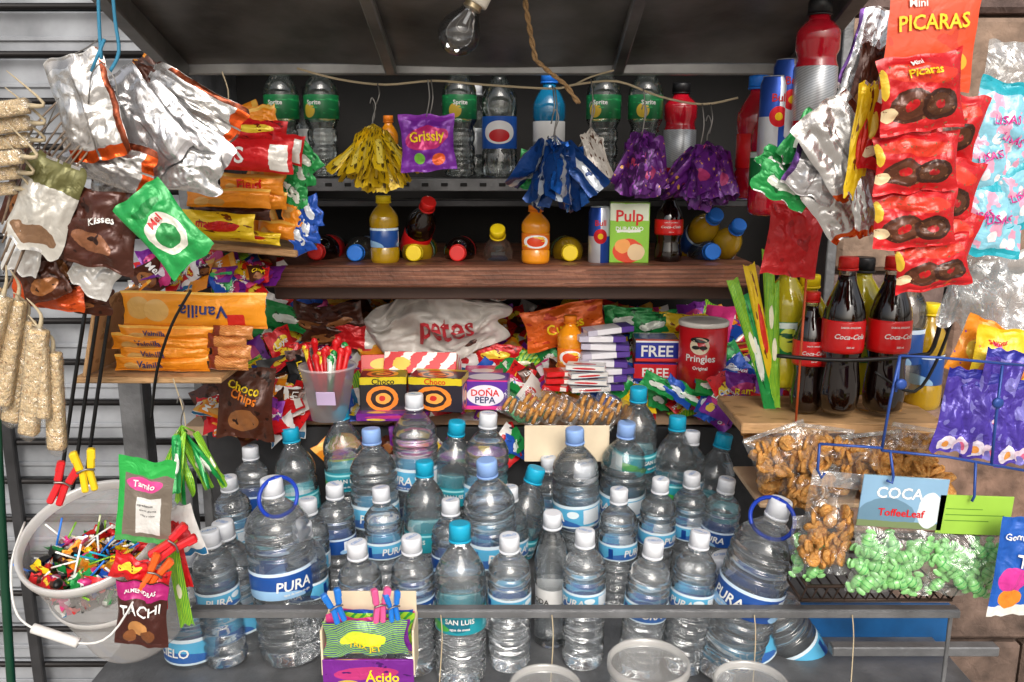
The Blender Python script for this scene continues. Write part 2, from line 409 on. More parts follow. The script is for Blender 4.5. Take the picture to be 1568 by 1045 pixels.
YR=1.135; zr=zz(941,YR); xa3=at(290,941,YR).x; xb3=at(1470,941,YR).x
mb.box(((xa3+xb3)/2,YR,zr),(xb3-xa3,.004,.011),STEEL,.001); mb.box(((xa3+xb3)/2,YR+.008,zr+.0055),(xb3-xa3,.016,.003),STEEL,.001)
mb.box((xb3-.01,YR+.006,(zr+ZP)/2-.02),(.006,.004,zr-ZP+.04),STEEL,.001)
mb.box((.03,1.66,1.0),(1.3,.02,.24),STEELD,.002)
mb.box((.0,1.88,1.11),(1.34,.45,.02),CARD,.002)
mb.box((.02,1.62,.42),(1.3,.02,.84),BLUEP,.002)
mb.box((.02,1.30,.72),(1.5,.3,.012),BLUEP,.002); mb.box((.02,1.135,.80),(1.5,.006,.07),BLUEP,.001)
pb=at(1335,975,1.30); mb.box((pb.x,1.30,(pb.z+ZP)/2+.01),(ms(230,970,1.3),.01,.10),BLUEP,.002)
mb.box((pb.x+.02,1.2,zz(994,1.2)),(.26,.02,.016),STEEL,.002)
for x in (-.7,.66): mb.box((x,1.72,.5),(.035,.035,1.0),STEEL,.002)
mb.obj('shelving',K)
mb=MB()
YC=1.36; zc=zz(642,YC); xa=at(1130,642,YC).x; xb=at(1440,642,YC).x
mb.box(((xa+xb)/2,YC+.06,zc-.009),(xb-xa,.17,.018),PLY,.002)
mb.tube([(xa+.09,YC-.02,zc),(xa+.09,YC-.02,zz(425,YC))],.002,mat('orange_cord','#c4542a'),6,1)
YL=1.36; zl=zz(574,YL); xa=at(120,574,YL).x; xb=at(345,574,YL).x
mb.box(((xa+xb)/2,YL+.06,zl-.005),(xb-xa,.16,.010),PLY,.002)
mb.box((xa+.035,YL+.06,zl+.065),(.006,.16,.13),PLY,.001,Matrix.Rotation(R(14),4,'Y'))
YU=1.5; zu2=zz(376,YU); xa=at(290,376,YU).x; xb=at(456,376,YU).x
mb.box(((xa+xb)/2,YU+.07,zu2-.006),(xb-xa,.16,.012),PLY,.002,Matrix.Rotation(R(5),4,'Y'))
mb.obj('side_shelves',K)

# ---------------------------------------------------------------- bottles
CLEAR=water_mat('bottled_water')
CLEARG=water_mat('clear_plastic',(.93,.97,.95,1),.05,.45,(.5,.6,.55,1))
CAPW=mat('cap_white','#e6e9ef',rough=.4,var=.03); CAPC=mat('cap_cyan','#19a9cf',rough=.4,var=.03); CAPB=mat('cap_lightblue','#8fb2ea',rough=.4,var=.03)
CAPR=mat('cap_red','#dc2420',rough=.4); CAPY=mat('cap_yellow','#f5d61a',rough=.4); CAPBL=mat('cap_blue','#2277dc',rough=.4); CAPK=mat('cap_black','#1a1a1c',rough=.4); CAPO=mat('cap_orange','#ef8420',rough=.4)
LBP=mat('label_blue_cyan','#4fb2dc',(('e',.46,.05,.22,.40,6,'#1558ac'),('e',.98,.1,.2,.40,6,'#1558ac'),('e',.02,.1,.2,.40,6,'#1558ac'),('r',.5,.94,1,.07,0,'#e6f3f8'),('r',.5,.04,1,.05,0,'#dff1f8'),('r',.76,.5,.07,.32,0,'#eef2f4'),('s',9,90,.93,'#7a9fc0'),('r',.28,.45,.02,.3,0,'#0c3f8c'),('e',.62,.62,.04,.16,0,'#e6f3f8')),rough=.3,coat=.3,wob=.01)
LBT=mat('label_teal','#2097a6',(('r',.5,.85,1,.05,0,'#9fdfe4'),('e',.5,.4,.08,.3,0,'#0b6f86'),('r',.78,.45,.10,.25,0,'#6fc5d0'),('e',.33,.3,.1,.22,20,'#4fb04a'),('r',.2,.5,.05,.3,0,'#e8f3f4')),rough=.3,coat=.3)
LBN=mat('label_navy','#1a4c98',(('e',.35,.10,.16,.26,12,'#9cc8ee'),('e',.85,.10,.16,.26,12,'#9cc8ee'),('r',.78,.5,.06,.3,0,'#e8eef5'),('r',.5,.94,1,.06,0,'#cfe2f2')),rough=.3,coat=.3,wob=.01)
LBG=mat('label_green','#1c8a4a',(('e',.5,.5,.09,.35,0,'#d6e44a'),('n',7,.6,'#0c5a35'),('r',.5,.9,1,.08,0,'#e5f3e9')),rough=.3)
LBC=mat('label_cola','#dd1a1c',rough=.3,coat=.3)
LBW=mat('label_white','#e6e6e4',(('r',.5,.2,1,.12,0,'#9aa0a5'),),rough=.4)
def labtext(mb,st,r,z,sz,mt,a0=0,ital=.0):
    def fn(x,y):
        a=a0+(x+y*ital)*sz/r; return Vector((math.sin(a)*(r+.0009),-math.cos(a)*(r+.0009),z+y*sz))
    mb.text(st,fn,mt)
CAPT=mat('cap_print','#6f9fd8',rough=.4)
def cap(mb,z,r,h,mt,logo=False):
    mb.lathe([(r*1.0,z),(r,z+h*.85),(r*.93,z+h),(r*.8,z+h)],mt,48,.05)
    mb.lathe([(r*1.03,z-.004),(r*1.05,z-.001),(r*1.0,z-.0006)],mt,24)
    if logo: mb.text('CIELO',lambda x,y:Vector((x*r*.36,y*r*.36,z+h+.0004)),CAPT)
def shoulder(r0,z0,r1,z1,n=9,p=1.):
    return [(r1+(r0-r1)*math.cos(math.pi/2*(i/n)**p), z0+(z1-z0)*(i/n)) for i in range(n+1)]
def ribs(r,z0,z1,n,dr):
    o=[]
    for i in range(n):
        a=z0+(z1-z0)*i/n; h=(z1-z0)/n
        o+=[(r-dr*.25,a+h*.06),(r,a+h*.22),(r,a+h*.52),(r-dr*.3,a+h*.64),(r-dr,a+h*.74),(r-dr,a+h*.88)]
    return o
BT={}
def bt(kind):
    if kind in BT: return BT[kind]
    mb=MB(); k=kind.split('_')[0]
    if k=='S':
        r=.0335;h=.226
        mb.lathe([(0,.006),(.018,.004),(.025,0),(.031,.004)]+ribs(r,.01,.098,5,.0034)+[(r-.0008,.102),(r-.0008,.136)]+ribs(r,.138,.168,2,.0032)+shoulder(r-.001,.169,.0125,.196,9)+[(.0155,.1965),(.0155,.199),(.0125,.2),(.0125,.216),(0,.216)],CLEAR)
        lb=LBN if kind.endswith('n') else LBP
        mb.ring([(r+.0003,.105),(r+.0006,.106),(r+.0006,.133),(r+.0003,.134)],lb,28)
        labtext(mb,'PURA',r+.0006,.119,.0115,WHT,-.1,.15); labtext(mb,'PURA',r+.0006,.119,.0115,WHT,3.0,.15)
        cap(mb,.204,.0155,.022,CAPW,True)
    elif k=='M':
        r=.039;h=.25; c=CAPC
        mb.lathe([(0,.008),(.02,.005),(.029,0),(.036,.004)]+ribs(r,.012,.082,4,.003)+[(r-.0008,.086),(r-.0008,.133),(r,.137),(r,.15),(r-.003,.154),(r,.158)]+shoulder(r,.165,.0135,.218,10)+[(.0165,.219),(.0165,.222),(.0135,.223),(.0135,.24),(0,.24)],CLEAR)
        mb.ring([(r+.0003,.090),(r+.0006,.091),(r+.0006,.126),(r+.0003,.127)],LBT,28)
        labtext(mb,'SAN LUIS',r+.0006,.111,.0078,WHT,.1); labtext(mb,'SAN LUIS',r+.0006,.111,.0078,WHT,3.3); labtext(mb,'agua de mesa',r+.0006,.099,.004,WHT,.1)
        cap(mb,.227,.0165,.024,c)
    elif k in('L','N'):
        r=.044 if k=='L' else .051;h=.30; q=h/.3
        mb.lathe([(0,.01),(.024,.006),(r*.7,0),(r*.93,.005)]+ribs(r,.014,.11,5,.0038)+[(r-.0008,.116),(r-.0008,.168)]+ribs(r,.17,.222,3,.0038)+shoulder(r-.001,.224,.0145,.268,11,.9)+[(.0175,.269),(.0175,.272),(.0145,.273),(.0145,.29),(0,.29)],CLEAR,32)
        lb=LBN if k=='N' else LBP
        mb.ring([(r+.0003,.120),(r+.0006,.121),(r+.0006,.163),(r+.0003,.164)],lb,32)
        labtext(mb,'PURA',r+.0006,.141,.016,WHT,-.25,.15); labtext(mb,'CIELO',r+.0006,.141,.015,WHT,2.9,.1); labtext(mb,'agua de mesa sin gas',r+.0006,.127,.0036,WHT,-.2)
        cap(mb,.276,.0175,.025,CAPB if kind.endswith('b') else CAPW,not kind.endswith('b'))
        if k=='N':
            pts=[(math.sin(a)*.034,-.014+math.cos(a)*.006,.272+.030*math.cos(a)) for a in [i*math.pi/10 for i in range(21)]]
            mb.tube(pts,.0032,mat('blue_handle','#1a3fb4',rough=.35),8,2)
    elif k=='T':
        r=.029;h=.235
        mb.lathe([(0,.006),(.022,0),(r,.006),(r,.06),(r-.003,.07),(r-.003,.11),(r,.115),(r,.13)]+shoulder(r,.135,.0125,.205,10)+[(.0125,.225),(0,.225)],CLEAR)
        mb.ring([(r-.0022,.072),(r-.002,.073),(r-.002,.108),(r-.0022,.109)],LBW,28); labtext(mb,'SODA',r-.002,.088,.009,BLKI)
        cap(mb,.213,.0150,.022,CAPW)
    elif k=='C':
        r=.0325;h=.25
        LIQ=mat('cola_liquid','#120503',rough=.06,coat=1,var=0.02)
        mb.lathe([(0,.008),(.018,.004),(.024,0),(.030,.008),(.0325,.03),(.0315,.05),(.0285,.075),(.0285,.085),(.0315,.1),(.0325,.115),(.0325,.15),(.031,.165),(.027,.18),(.020,.197),(.015,.21),(.0132,.222)],LIQ,28,mod=lambda a,z:1+(.022*math.cos(10*a) if z<.07 else 0))
        mb.lathe([(.0134,.2215),(.0132,.228),(.0125,.24)],CLEARG,24)
        mb.lathe([(.0320,.100),(.0333,.106),(.0335,.12),(.0335,.149),(.0328,.152)],LBC,28)
        labtext(mb,'Coca-Cola',.0335,.128,.0078,WHT,0,.3)
        labtext(mb,'SABOR ORIGINAL',.0335,.1425,.0028,WHT,0); labtext(mb,'500 ml',.0335,.111,.003,WHT,0)
        cap(mb,.233,.0150,.017,CAPR)
    elif k=='G':
        r=.036;h=.235
        mb.lathe([(0,.006),(.026,0),(.034,.006)]+ribs(r-.004,.01,.105,3,.003)+[(r,.115),(r,.165)]+shoulder(r,.172,.0135,.215,8)+[(.0135,.226),(0,.226)],CLEARG)
        mb.ring([(r+.0003,.118),(r+.0008,.119),(r+.0008,.166),(r+.0003,.167)],mat('label_dkgreen','#14693a',(('e',.45,.35,.06,.3,0,'#d6b43a'),('e',.95,.35,.06,.3,0,'#d6b43a'),('e',.05,.35,.06,.3,0,'#d6b43a'),('n',7,.62,'#2a9a55')),rough=.3),28)
        for a0 in (0,2.1,4.2): labtext(mb,'Sprite',r+.0008,.15,.009,WHT,a0)
        cap(mb,.217,.0155,.018,{'g':mat('cap_green','#2b8a45'),'y':CAPY,'k':CAPK}[kind[-1]])
    elif k=='Q':
        _,lq,cp,lb=kind.split('_'); r=.032;h=.20
        liq={'ora':mat('orange_drink','#f59a1c',rough=.12,coat=.6),'gol':mat('golden_drink','#c9a01a',rough=.1,coat=.8,trans=.3),'red':mat('red_drink','#c0162a',rough=.1,coat=.8,trans=.2),'blu':mat('blue_drink','#1c7fae',rough=.1,coat=.8,trans=.3),'col':mat('cola_liquid','#120503',rough=.06,coat=1),'cle':CLEARG,'yel':mat('yellow_drink','#e0d02a',rough=.1,coat=.8,trans=.3)}[lq]
        cpm={'r':CAPR,'y':CAPY,'b':CAPBL,'k':CAPK,'o':CAPO,'w':CAPW}[cp]
        lbm={'g':LBG,'c':LBC,'o':mat('label_orange','#f07a1a',(('e',.5,.5,.16,.40,0,'#ffffff'),('e',.5,.5,.11,.30,0,'#e8471c'),('n',6,.62,'#ffd23a'))),'n':LBN,'w':LBW,'s':mat('label_silver_band','#c9ccd0',(('s',9,45,.7,'#a5a9ae'),),rough=.3,metal=.5),
          'p':mat('label_round_logo','#1a57b5',(('e',.5,.5,.15,.36,0,'#f2f2f2'),('e',.5,.40,.10,.2,0,'#d0232b')))}[lb]
        mb.lathe([(0,.006),(.022,0),(.030,.005),(r,.015),(r,.045),(r-.002,.05),(r-.002,.108),(r,.114),(r,.125)]+shoulder(r,.130,.0135,.172,8)+[(.0135,.182)],liq)
        mb.ring([(r-.0012,.051),(r-.0006,.052),(r-.0006,.106),(r-.0012,.107)],lbm,28)
        cap(mb,.182,.0165,.018,cpm)
    elif k=='P':
        r=.036;h=.25
        liq=mat('red_drink','#c0162a',rough=.1,coat=.8,trans=.2)
        mb.lathe([(0,.006),(.026,0),(.034,.006),(r,.02),(r,.1)]+[(r,.13),(.033,.14),(.033,.15),(.037,.16),(.037,.185)]+shoulder(.037,.188,.018,.215,7)+[(.0175,.228)],liq)
        mb.ring([(r+.0003,.03),(r+.0008,.031),(r+.0008,.128),(r+.0003,.129)],mat('label_silver_band','#c9ccd0',rough=.3,metal=.5),28)
        cap(mb,.226,.0200,.024,CAPK)
    elif k=='E':
        r=.0265;h=.135
        cn=mat('can_print','#cfd3da',(('r',.75,.25,.25,.25,0,'#2a50ac'),('r',.25,.25,.25,.25,0,'#cfd3da'),('r',.25,.75,.25,.25,0,'#2a50ac'),('e',.5,.50,.10,.13,0,'#d7232d'),('e',.5,.5,.04,.05,0,'#f2c522')),rough=.28,metal=.5)
        mb.lathe([(.022,0),(.0265,.006),(.0265,.122),(.0225,.132),(.0225,.135),(.0205,.1335)],cn,28)
        labtext(mb,'Bull',.0265,.098,.013,REDI,0)
    me=mb.mesh('bottle_'+kind); BT[kind]=(me,h); return BT[kind]
def bottle(name,kind,px,py,Y=None,roll=0,tilt=0,yaw=0,base=None,scale=1):
    me,h=bt(kind); h*=scale
    p=at(px,py,Y)
    M=TR(Vector((0,0,0)),roll,tilt,0)@Matrix.Rotation(R(yaw),4,'Z')@Matrix.Scale(scale,4)
    loc=p-(M.to_3x3()@Vector((0,0,h/scale)))
    return mkobj(name,me,Matrix.Translation(loc)@M)
def stand(name,kind,px,pyb,Y,scale=1,yaw=0,ws=None):
    me,h=bt(kind); ws=ws or scale
    return mkobj(name,me,Matrix.Translation(at(px,pyb,Y))@Matrix.Rotation(R(yaw),4,'Z')@Matrix.Diagonal((ws,ws,scale,1)))
rb=random.Random(5)
def wb(kind,px,py,roll=0,ymin=1.195,ymax=1.56,dz=0):
    me,h=bt(kind); Y=Yof(py,ZP+dz+h); Y=min(ymax,max(ymin,Y))
    return bottle('water_bottle',kind,px,py,Y,roll,rb.uniform(-4,4),rb.uniform(-60,60))
for a in [('S',320,812,-3),('S_n',546,830,-2),('S_n',630,822),('M',704,802),('S',780,820),('T',846,785),('S',896,812),('S',1002,828,5),('S',1073,814,6),
  ('N',415,733,-4),('N',1197,766,14),
  ('S',349,730,-3),('S_n',512,741),('S',583,746,-2),('M',650,707),('L_b',745,705,-3),('M',822,717,16),('S',892,712),('S',948,748),('S',1012,733,2),('S_n',1114,733,5),
  ('S_n',383,683),('M',444,656,-5),('M',520,621,-3),('L_b',568,657,-2),('L',634,604),('M',700,646,5),('L',748,633,3),('L_b',880,657,-2),('L_b',960,648,2),('M',978,594),('M',1038,638,2),('S',471,764),
  ('M',1110,665,12),('S_n',690,765),('S',780,745),('S',1060,725),('S_n',600,700,3),('S',840,700,-3),('S',1060,660,4)]:
    wb(*a)
def slump(px,py,Y,kind,roll,yaw,tilt=0,sc=1.): bottle('water_bottle',kind,px,py,Y,roll,tilt,yaw,scale=sc)
slump(1150,880,1.27,'L',-32,140); slump(1105,850,1.26,'L',-18,160); slump(340,800,1.28,'L',-6,150); slump(283,838,1.24,'L',0,170); slump(462,800,1.26,'S',-2,150)
# upper shelf
for px,k in ((437,'G_k'),(497,'G_g'),(705,'G_y'),(922,'G_g'),(985,'G_k')): stand('soft_drink_bottle',k,px,270,1.86,1.0,yaw=random.uniform(-20,20))
stand('cola_bottle','Q_cle_k_p',765,272,1.86,1.18); stand('sports_drink_bottle','Q_blu_b_w',840,272,1.88,1.1); stand('sports_drink_bottle','P_',1038,274,1.88,.8,ws=.95); stand('juice_bottle','Q_ora_o_w',597,272,1.88,.65)
stand('soft_drink_bottle','Q_cle_w_s',728,272,1.95,1.0); stand('soft_drink_bottle','Q_cle_k_w',480,272,1.98,1.0)
stand('sports_drink_bottle','P_',1242,210,1.42,.84,ws=.92); stand('energy_drink_can','E_',1202,215,1.45,.95); stand('energy_drink_can','E_',1182,240,1.45,.95); stand('fruit_drink_bottle','Q_red_b_c',1152,305,1.6,1.1); stand('fruit_drink_bottle','Q_red_b_g',1172,330,1.55,1.05)
stand('golden_soda_bottle','Q_gol_y_n',590,404,1.66,.66,0,.88)
stand('orange_juice_bottle','Q_ora_o_o',820,404,1.64,.56,0,.86); stand('energy_drink_can','E_',917,404,1.66,.82,0,.82); stand('cola_bottle','C_',1022,404,1.68,.58,0,.84)
for px,py,k in ((482,376,'Q_col_r_c'),(543,378,'Q_cle_b_n'),(633,378,'Q_gol_y_g'),(700,378,'Q_col_r_c'),(873,378,'Q_gol_y_g'),(1092,376,'Q_cle_b_n')):
    bottle('lying_drink_bottle',k,px,py+10,1.66,0,86,random.uniform(0,360),scale=1.0)
for px,py,k,rl,tl in ((657,308,'Q_col_r_c',18,40),(762,350,'Q_cle_y_n',0,38),(1098,328,'Q_gol_b_n',10,60),(1133,343,'Q_gol_b_n',10,50)):
    bottle('tilted_drink_bottle',k,px,py,1.66,rl,tl,random.uniform(0,360),scale=.92)
for px,s,Y,sc in ((1281,0,1.37,1.03),(1350,8,1.38,1.04),(1232,0,1.40,.82)): 
    stand('cola_bottle','C_',px,628,Y,sc,s)
for px,k,sc,py in ((1410,'Q_gol_y_n',.95,625),(1305,'Q_yel_k_g',1.2,600),(1195,'Q_yel_y_g',1.12,590),(1228,'Q_yel_y_n',1.05,600),(1375,'Q_cle_k_n',1.1,600)):
    stand('soft_drink_bottle',k,px,py,1.46,sc)

# ---------------------------------------------------------------- printed materials
P={}
P['orange']=foil('print_orange_cookie','#ee901c',(('r',.5,.93,.6,.07,0,'#f5be55'),('e',.22,.35,.10,.22,0,'#dfab60'),('e',.4,.3,.1,.2,0,'#cf9548')),metal=.1)
P['yellow']=foil('print_yellow','#f3cc1e',(('e',.6,.5,.25,.2,20,'#dc321e'),('n',5,.62,'#7a3d12')),metal=.15)
P['red']=foil('print_red','#d01b20',(('e',.5,.6,.34,.16,15,'#f3d33b'),('n',6,.63,'#7b0f16')),metal=.15)
P['red2']=foil('print_plain_red','#d41d22',(('r',.85,.5,.12,.4,0,'#f1ece4'),),metal=.15)
P['green']=foil('print_green','#1f9447',(('e',.5,.5,.3,.18,10,'#e9efe2'),('n',5,.62,'#0c5c2c')),metal=.2)
P['blue']=foil('print_blue','#1c52b4',(('e',.5,.5,.3,.18,10,'#e7eef6'),('n',5,.64,'#12306e')),metal=.2)
P['purple']=foil('print_purple','#7a2794',(('e',.5,.6,.36,.2,10,'#c4387c'),('e',.3,.25,.14,.14,0,'#e6c64a'),('n',5,.64,'#4b1467')),metal=.25)
P['brown']=foil('print_brown','#4e2718',(('e',.5,.3,.3,.16,10,'#9a6236'),('n',6,.62,'#28120a')),metal=.2)
P['pink']=foil('print_pink','#d83a82',(('e',.5,.5,.3,.2,0,'#f5e7ee'),),metal=.15)
P['white']=foil('print_white','#e6e3df',(('e',.5,.5,.3,.2,0,'#c72a32'),('r',.5,.1,.5,.06,0,'#1f6d9b')),metal=.1)
P['lime']=foil('print_lime','#9cca2b',(('s',3,20,.7,'#2d9a3a'),('e',.5,.5,.2,.1,0,'#f4f1d0')),metal=.1)
P['choc']=foil('print_chocolate_cookie','#c8191f',(('e',.52,.78,.44,.13,-8,'#dc3a24'),('e',.36,.37,.27,.22,0,'#4a2415'),('e',.36,.37,.21,.17,0,'#5f3320'),('e',.36,.37,.08,.07,0,'#c4181f'),('e',.72,.36,.24,.21,0,'#3a1c10'),('e',.72,.36,.18,.15,0,'#54301c'),('e',.72,.36,.07,.06,0,'#a8151c'),('e',.1,.3,.09,.10,0,'#ead0a4'),('e',.06,.7,.05,.2,0,'#efc53a'),('n',16,.66,'#8a5a3a')),metal=.12,var=.1,wob=.05)
P['silverO']=foil('foil_orange_trim','#d4d2d0',(('r',.5,.05,.6,.09,0,'#e0581f'),('r',.97,.5,.05,.6,0,'#7a3a22'),('r',.5,.52,.02,.5,0,'#a9a5a2'),('r',.5,.96,.6,.05,0,'#bab6b3')),metal=.8,rough=.27,bump=.42,bscale=26)
P['silverP']=foil('foil_purple_trim','#d2d1d3',(('r',.03,.5,.09,.6,0,'#5b3a78'),('r',.5,.5,.015,.5,0,'#a9a5a6'),('r',.5,.04,.6,.05,0,'#b9b6b8')),metal=.8,rough=.27,bump=.42,bscale=26)
pal=[P[k] for k in ('orange','yellow','red','red2','green','blue','purple','brown','pink','white','lime')]+[SILW,P['brown'],P['red'],P['purple']]
WORDS=['Choco','Lays','Mentas','Halls','Doña','Sapito','Chips','Trident','Frac','Oreo','Toffee','Morocha','Cua','Limon']
def pile(name,x0,x1,y0,y1,zf,n,size,pl,seed=1,thin=.25,ang=60,words=True):
    r=random.Random(seed); mb=MB()
    for i in range(n):
        x=r.uniform(x0,x1); y=r.uniform(y0,y1); z=zf(x,y)+r.uniform(-.012,.018)
        w=r.uniform(*size); h=w*r.uniform(.6,1.6)
        mb.M=TR(Vector((x,y,z)),r.uniform(-ang,ang)+(90 if r.random()<.3 else 0),r.uniform(-75,-5),r.uniform(-45,45))
        m_=r.choice(pl); tx=()
        if words and r.random()<.6: tx=((r.choice(WORDS),.5,.55,min(.3,.16*w/h*1.4),r.choice([WHT,WHT,YLI,REDI if m_ in (P['white'],P['yellow']) else WHT]),r.uniform(-8,12)),)
        bag_into(mb,w,h,w*thin,r.random()*40,m_,m_,tx,(8,10),.07,.8)
    mb.M=Matrix(); return mb.obj(name)
zc0=1.12
pile('assorted_candy_pile',-.58,.60,1.70,2.02,lambda x,y:zc0+.02+(y-1.70)*.42+.03*math.sin(x*9),460,(.036,.074),pal,11)
pile('assorted_candy_pile',at(430,500,1.95).x,at(620,500,1.95).x,1.88,2.05,lambda x,y:1.27+.02*math.sin(x*30),60,(.05,.08),pal,12)
pile('assorted_candy_pile',at(880,500,1.95).x,at(1150,500,1.95).x,1.88,2.05,lambda x,y:1.26+.02*math.sin(x*30),60,(.05,.08),pal,22)
pile('candy_wrapper_heap',at(320,700,1.6).x,at(440,700,1.6).x,1.57,1.66,lambda x,y:zz(690,1.6)+.03+(y-1.52)*.5,80,(.038,.062),[P['red'],P['red2'],P['red2'],P['orange'],P['purple'],P['white'],P['brown']],13)
pile('candy_wrapper_heap',at(1080,620,1.6).x,at(1180,620,1.6).x,1.58,1.72,lambda x,y:zz(640,1.6)+(y-1.56)*.5,70,(.033,.06),[P['green'],P['blue'],P['blue'],P['purple'],P['red']],14)
pile('candy_wrapper_heap',at(520,660,1.68).x,at(800,660,1.68).x,1.63,1.69,lambda x,y:1.075,80,(.033,.06),pal,15)
pile('candy_bar_heap',at(425,600,1.7).x,at(475,600,1.7).x,1.62,1.75,lambda x,y:zz(620,1.7)+(y-1.62)*.8,38,(.04,.07),[P['brown'],P['red'],BLACK,P['white']],16,ang=15)

# ---------------------------------------------------------------- back counter products
bag('plastic_carrier_bag',665,498,1.82,240,112,-3,mat('white_plastic','#cfc9c2',rough=.35,bump=.6,bscale=16,var=.18,coat=.2),None,(('petes',.58,.45,.25,mat('faded_red_ink','#b8323a'),8),),t=.09,wr=1.5,res=(40,30),irr=.03,toff=.006)
bag('orange_snack_bag',865,498,1.80,130,66,-12,foil('snack_orange','#e0641c',(('n',4,.58,'#c03a17'),)),None,(('Cuates',.5,.5,.24,YLI,6),))
def boxes():
    sw=(('e',.5,.42,.34,.36,0,'#f0872a'),('e',.5,.42,.24,.26,0,'#2a1a18'),('e',.52,.42,.16,.16,0,'#f3a64a'),('e',.5,.42,.07,.08,0,'#c9291f'),('r',.5,.92,.6,.1,0,'#d6c01d'))
    bx=mat('box_swirl','#1c1a1f',sw,rough=.35,coat=.4,wob=.05)
    boxobj('candy_box',585,605,1.60,72,56,.07,bx,(('Choco',.5,.88,.16,BLKI,0),),yaw=4)
    boxobj('candy_box',670,605,1.58,84,54,.07,mat('box_swirl2','#1f1a28',sw,rough=.35,coat=.4,wob=.07),(('Choco',.5,.88,.16,REDI,0),),yaw=-8)
    boxobj('wafer_box',645,570,1.66,112,34,.09,mat('box_redwhite','#d8252a',(('s',1.0,14,.6,'#f3eee6'),('e',.3,.5,.12,.3,0,'#e9c63a')),rough=.35,coat=.4,wob=.12),yaw=-4,tilt=-25)
    boxobj('wafer_box',585,568,1.68,70,30,.08,mat('box_redy','#cf2018',(('e',.5,.5,.3,.3,0,'#f0c020'),),rough=.35),yaw=6,tilt=-20)
    boxobj('cookie_box',745,606,1.62,68,46,.07,mat('box_purple','#5b2a9c',(('e',.5,.5,.42,.36,0,'#e9e4f0'),('r',.5,.06,.5,.08,0,'#e63a8f')),rough=.35,coat=.4),(('DOÑA',.5,.62,.22,REDI,0),('PEPA',.5,.35,.22,NVI,0)),yaw=-4)
    boxobj('candy_box',740,583,1.72,60,16,.09,P['pink'],yaw=0); boxobj('candy_box',600,640,1.575,110,12,.05,P['purple'])
    bl=mat('box_navy','#1d2f9c',(('r',.5,.06,.5,.1,0,'#e23a30'),('r',.5,.94,.5,.05,0,'#f2f2f2')),rough=.35,coat=.4)
    boxobj('gum_box',1008,538,1.74,66,34,.08,bl,(('FREE',.5,.5,.5,WHT,0),),yaw=-3)
    boxobj('gum_box',1006,571,1.73,66,28,.08,mat('box_red','#d0202a',(('r',.5,.06,.5,.1,0,'#1d2f8c'),),rough=.35),(('FREE',.5,.5,.5,WHT,0),),yaw=-5)
    pk=mat('pack_white_purple','#e9e7ec',(('r',.86,.5,.14,.5,0,'#5b3f95'),('r',.1,.5,.1,.5,0,'#c5c0d0')),rough=.35)
    r=random.Random(2)
    for i in range(8): boxobj('gum_pack',926+r.uniform(-7,7),508+i*12.5,1.72-.004*i,74,9,.05,pk,yaw=r.uniform(-14,14),roll=r.uniform(-5,5))
    for i in range(3): boxobj('gum_pack',855+r.uniform(-4,4),574+i*11,1.66,40,8,.04,P['red2'],yaw=r.uniform(-14,14))
    for i in range(4): boxobj('gum_pack',900+r.uniform(-4,4),565+i*11,1.65,60,8,.04,P['white'],yaw=r.uniform(-14,14))
    for i in range(5): boxobj('candy_bar',1140+r.uniform(-6,6),535+i*11,1.72,52,9,.05,r.choice([SILW,P['red'],P['white']]),yaw=r.uniform(-20,20),roll=r.uniform(-8,8))
boxes()
boxobj('cardboard_display_tray',868,680,1.565,130,58,.004,CREAM)
r_=random.Random(9)
FILM=film('clear_wrap_film',.86,(.8,.82,.83,1),.9,32,.25)
CRK=mat('cracker','#c4863f',(('n',12,.55,'#d8a45e'),),rough=.6,bump=.6,bscale=150,var=.25,vscale=60)
def cookiepack(px,py,Y,wp,hp,roll,seed):
    w_=ms(wp,py,Y);h_=ms(hp,py,Y); mb=MB(); base=TR(Vector((0,0,0)),roll,-20,0); r=random.Random(seed)
    n=6
    for i in range(n):
        z=-h_*.40+h_*.8*i/(n-1)
        mb.M=base@TR(Vector((0,0,z)),90+r.uniform(-8,8),r.uniform(-14,14),0)@Matrix.Rotation(R(90),4,'Y')
        rad=w_*.36; mb.lathe([(0,-.003),(rad*.9,-.0032),(rad,-.001),(rad,.002),(rad*.9,.0034),(0,.003)],CRK,14,.05)
    mb.M=base; bag_into(mb,w_,h_*1.15,w_*.7,seed,FILM,None,(),(10,12),.06,.6)
    mkobj('cookie_packet',mb.mesh('cookie_packet'),Matrix.Translation(at(px,py,Y)))
for i in range(6): cookiepack(798+i*29,628+r_.uniform(-4,4),1.60,36,60,-62+r_.uniform(-6,6),i+3)
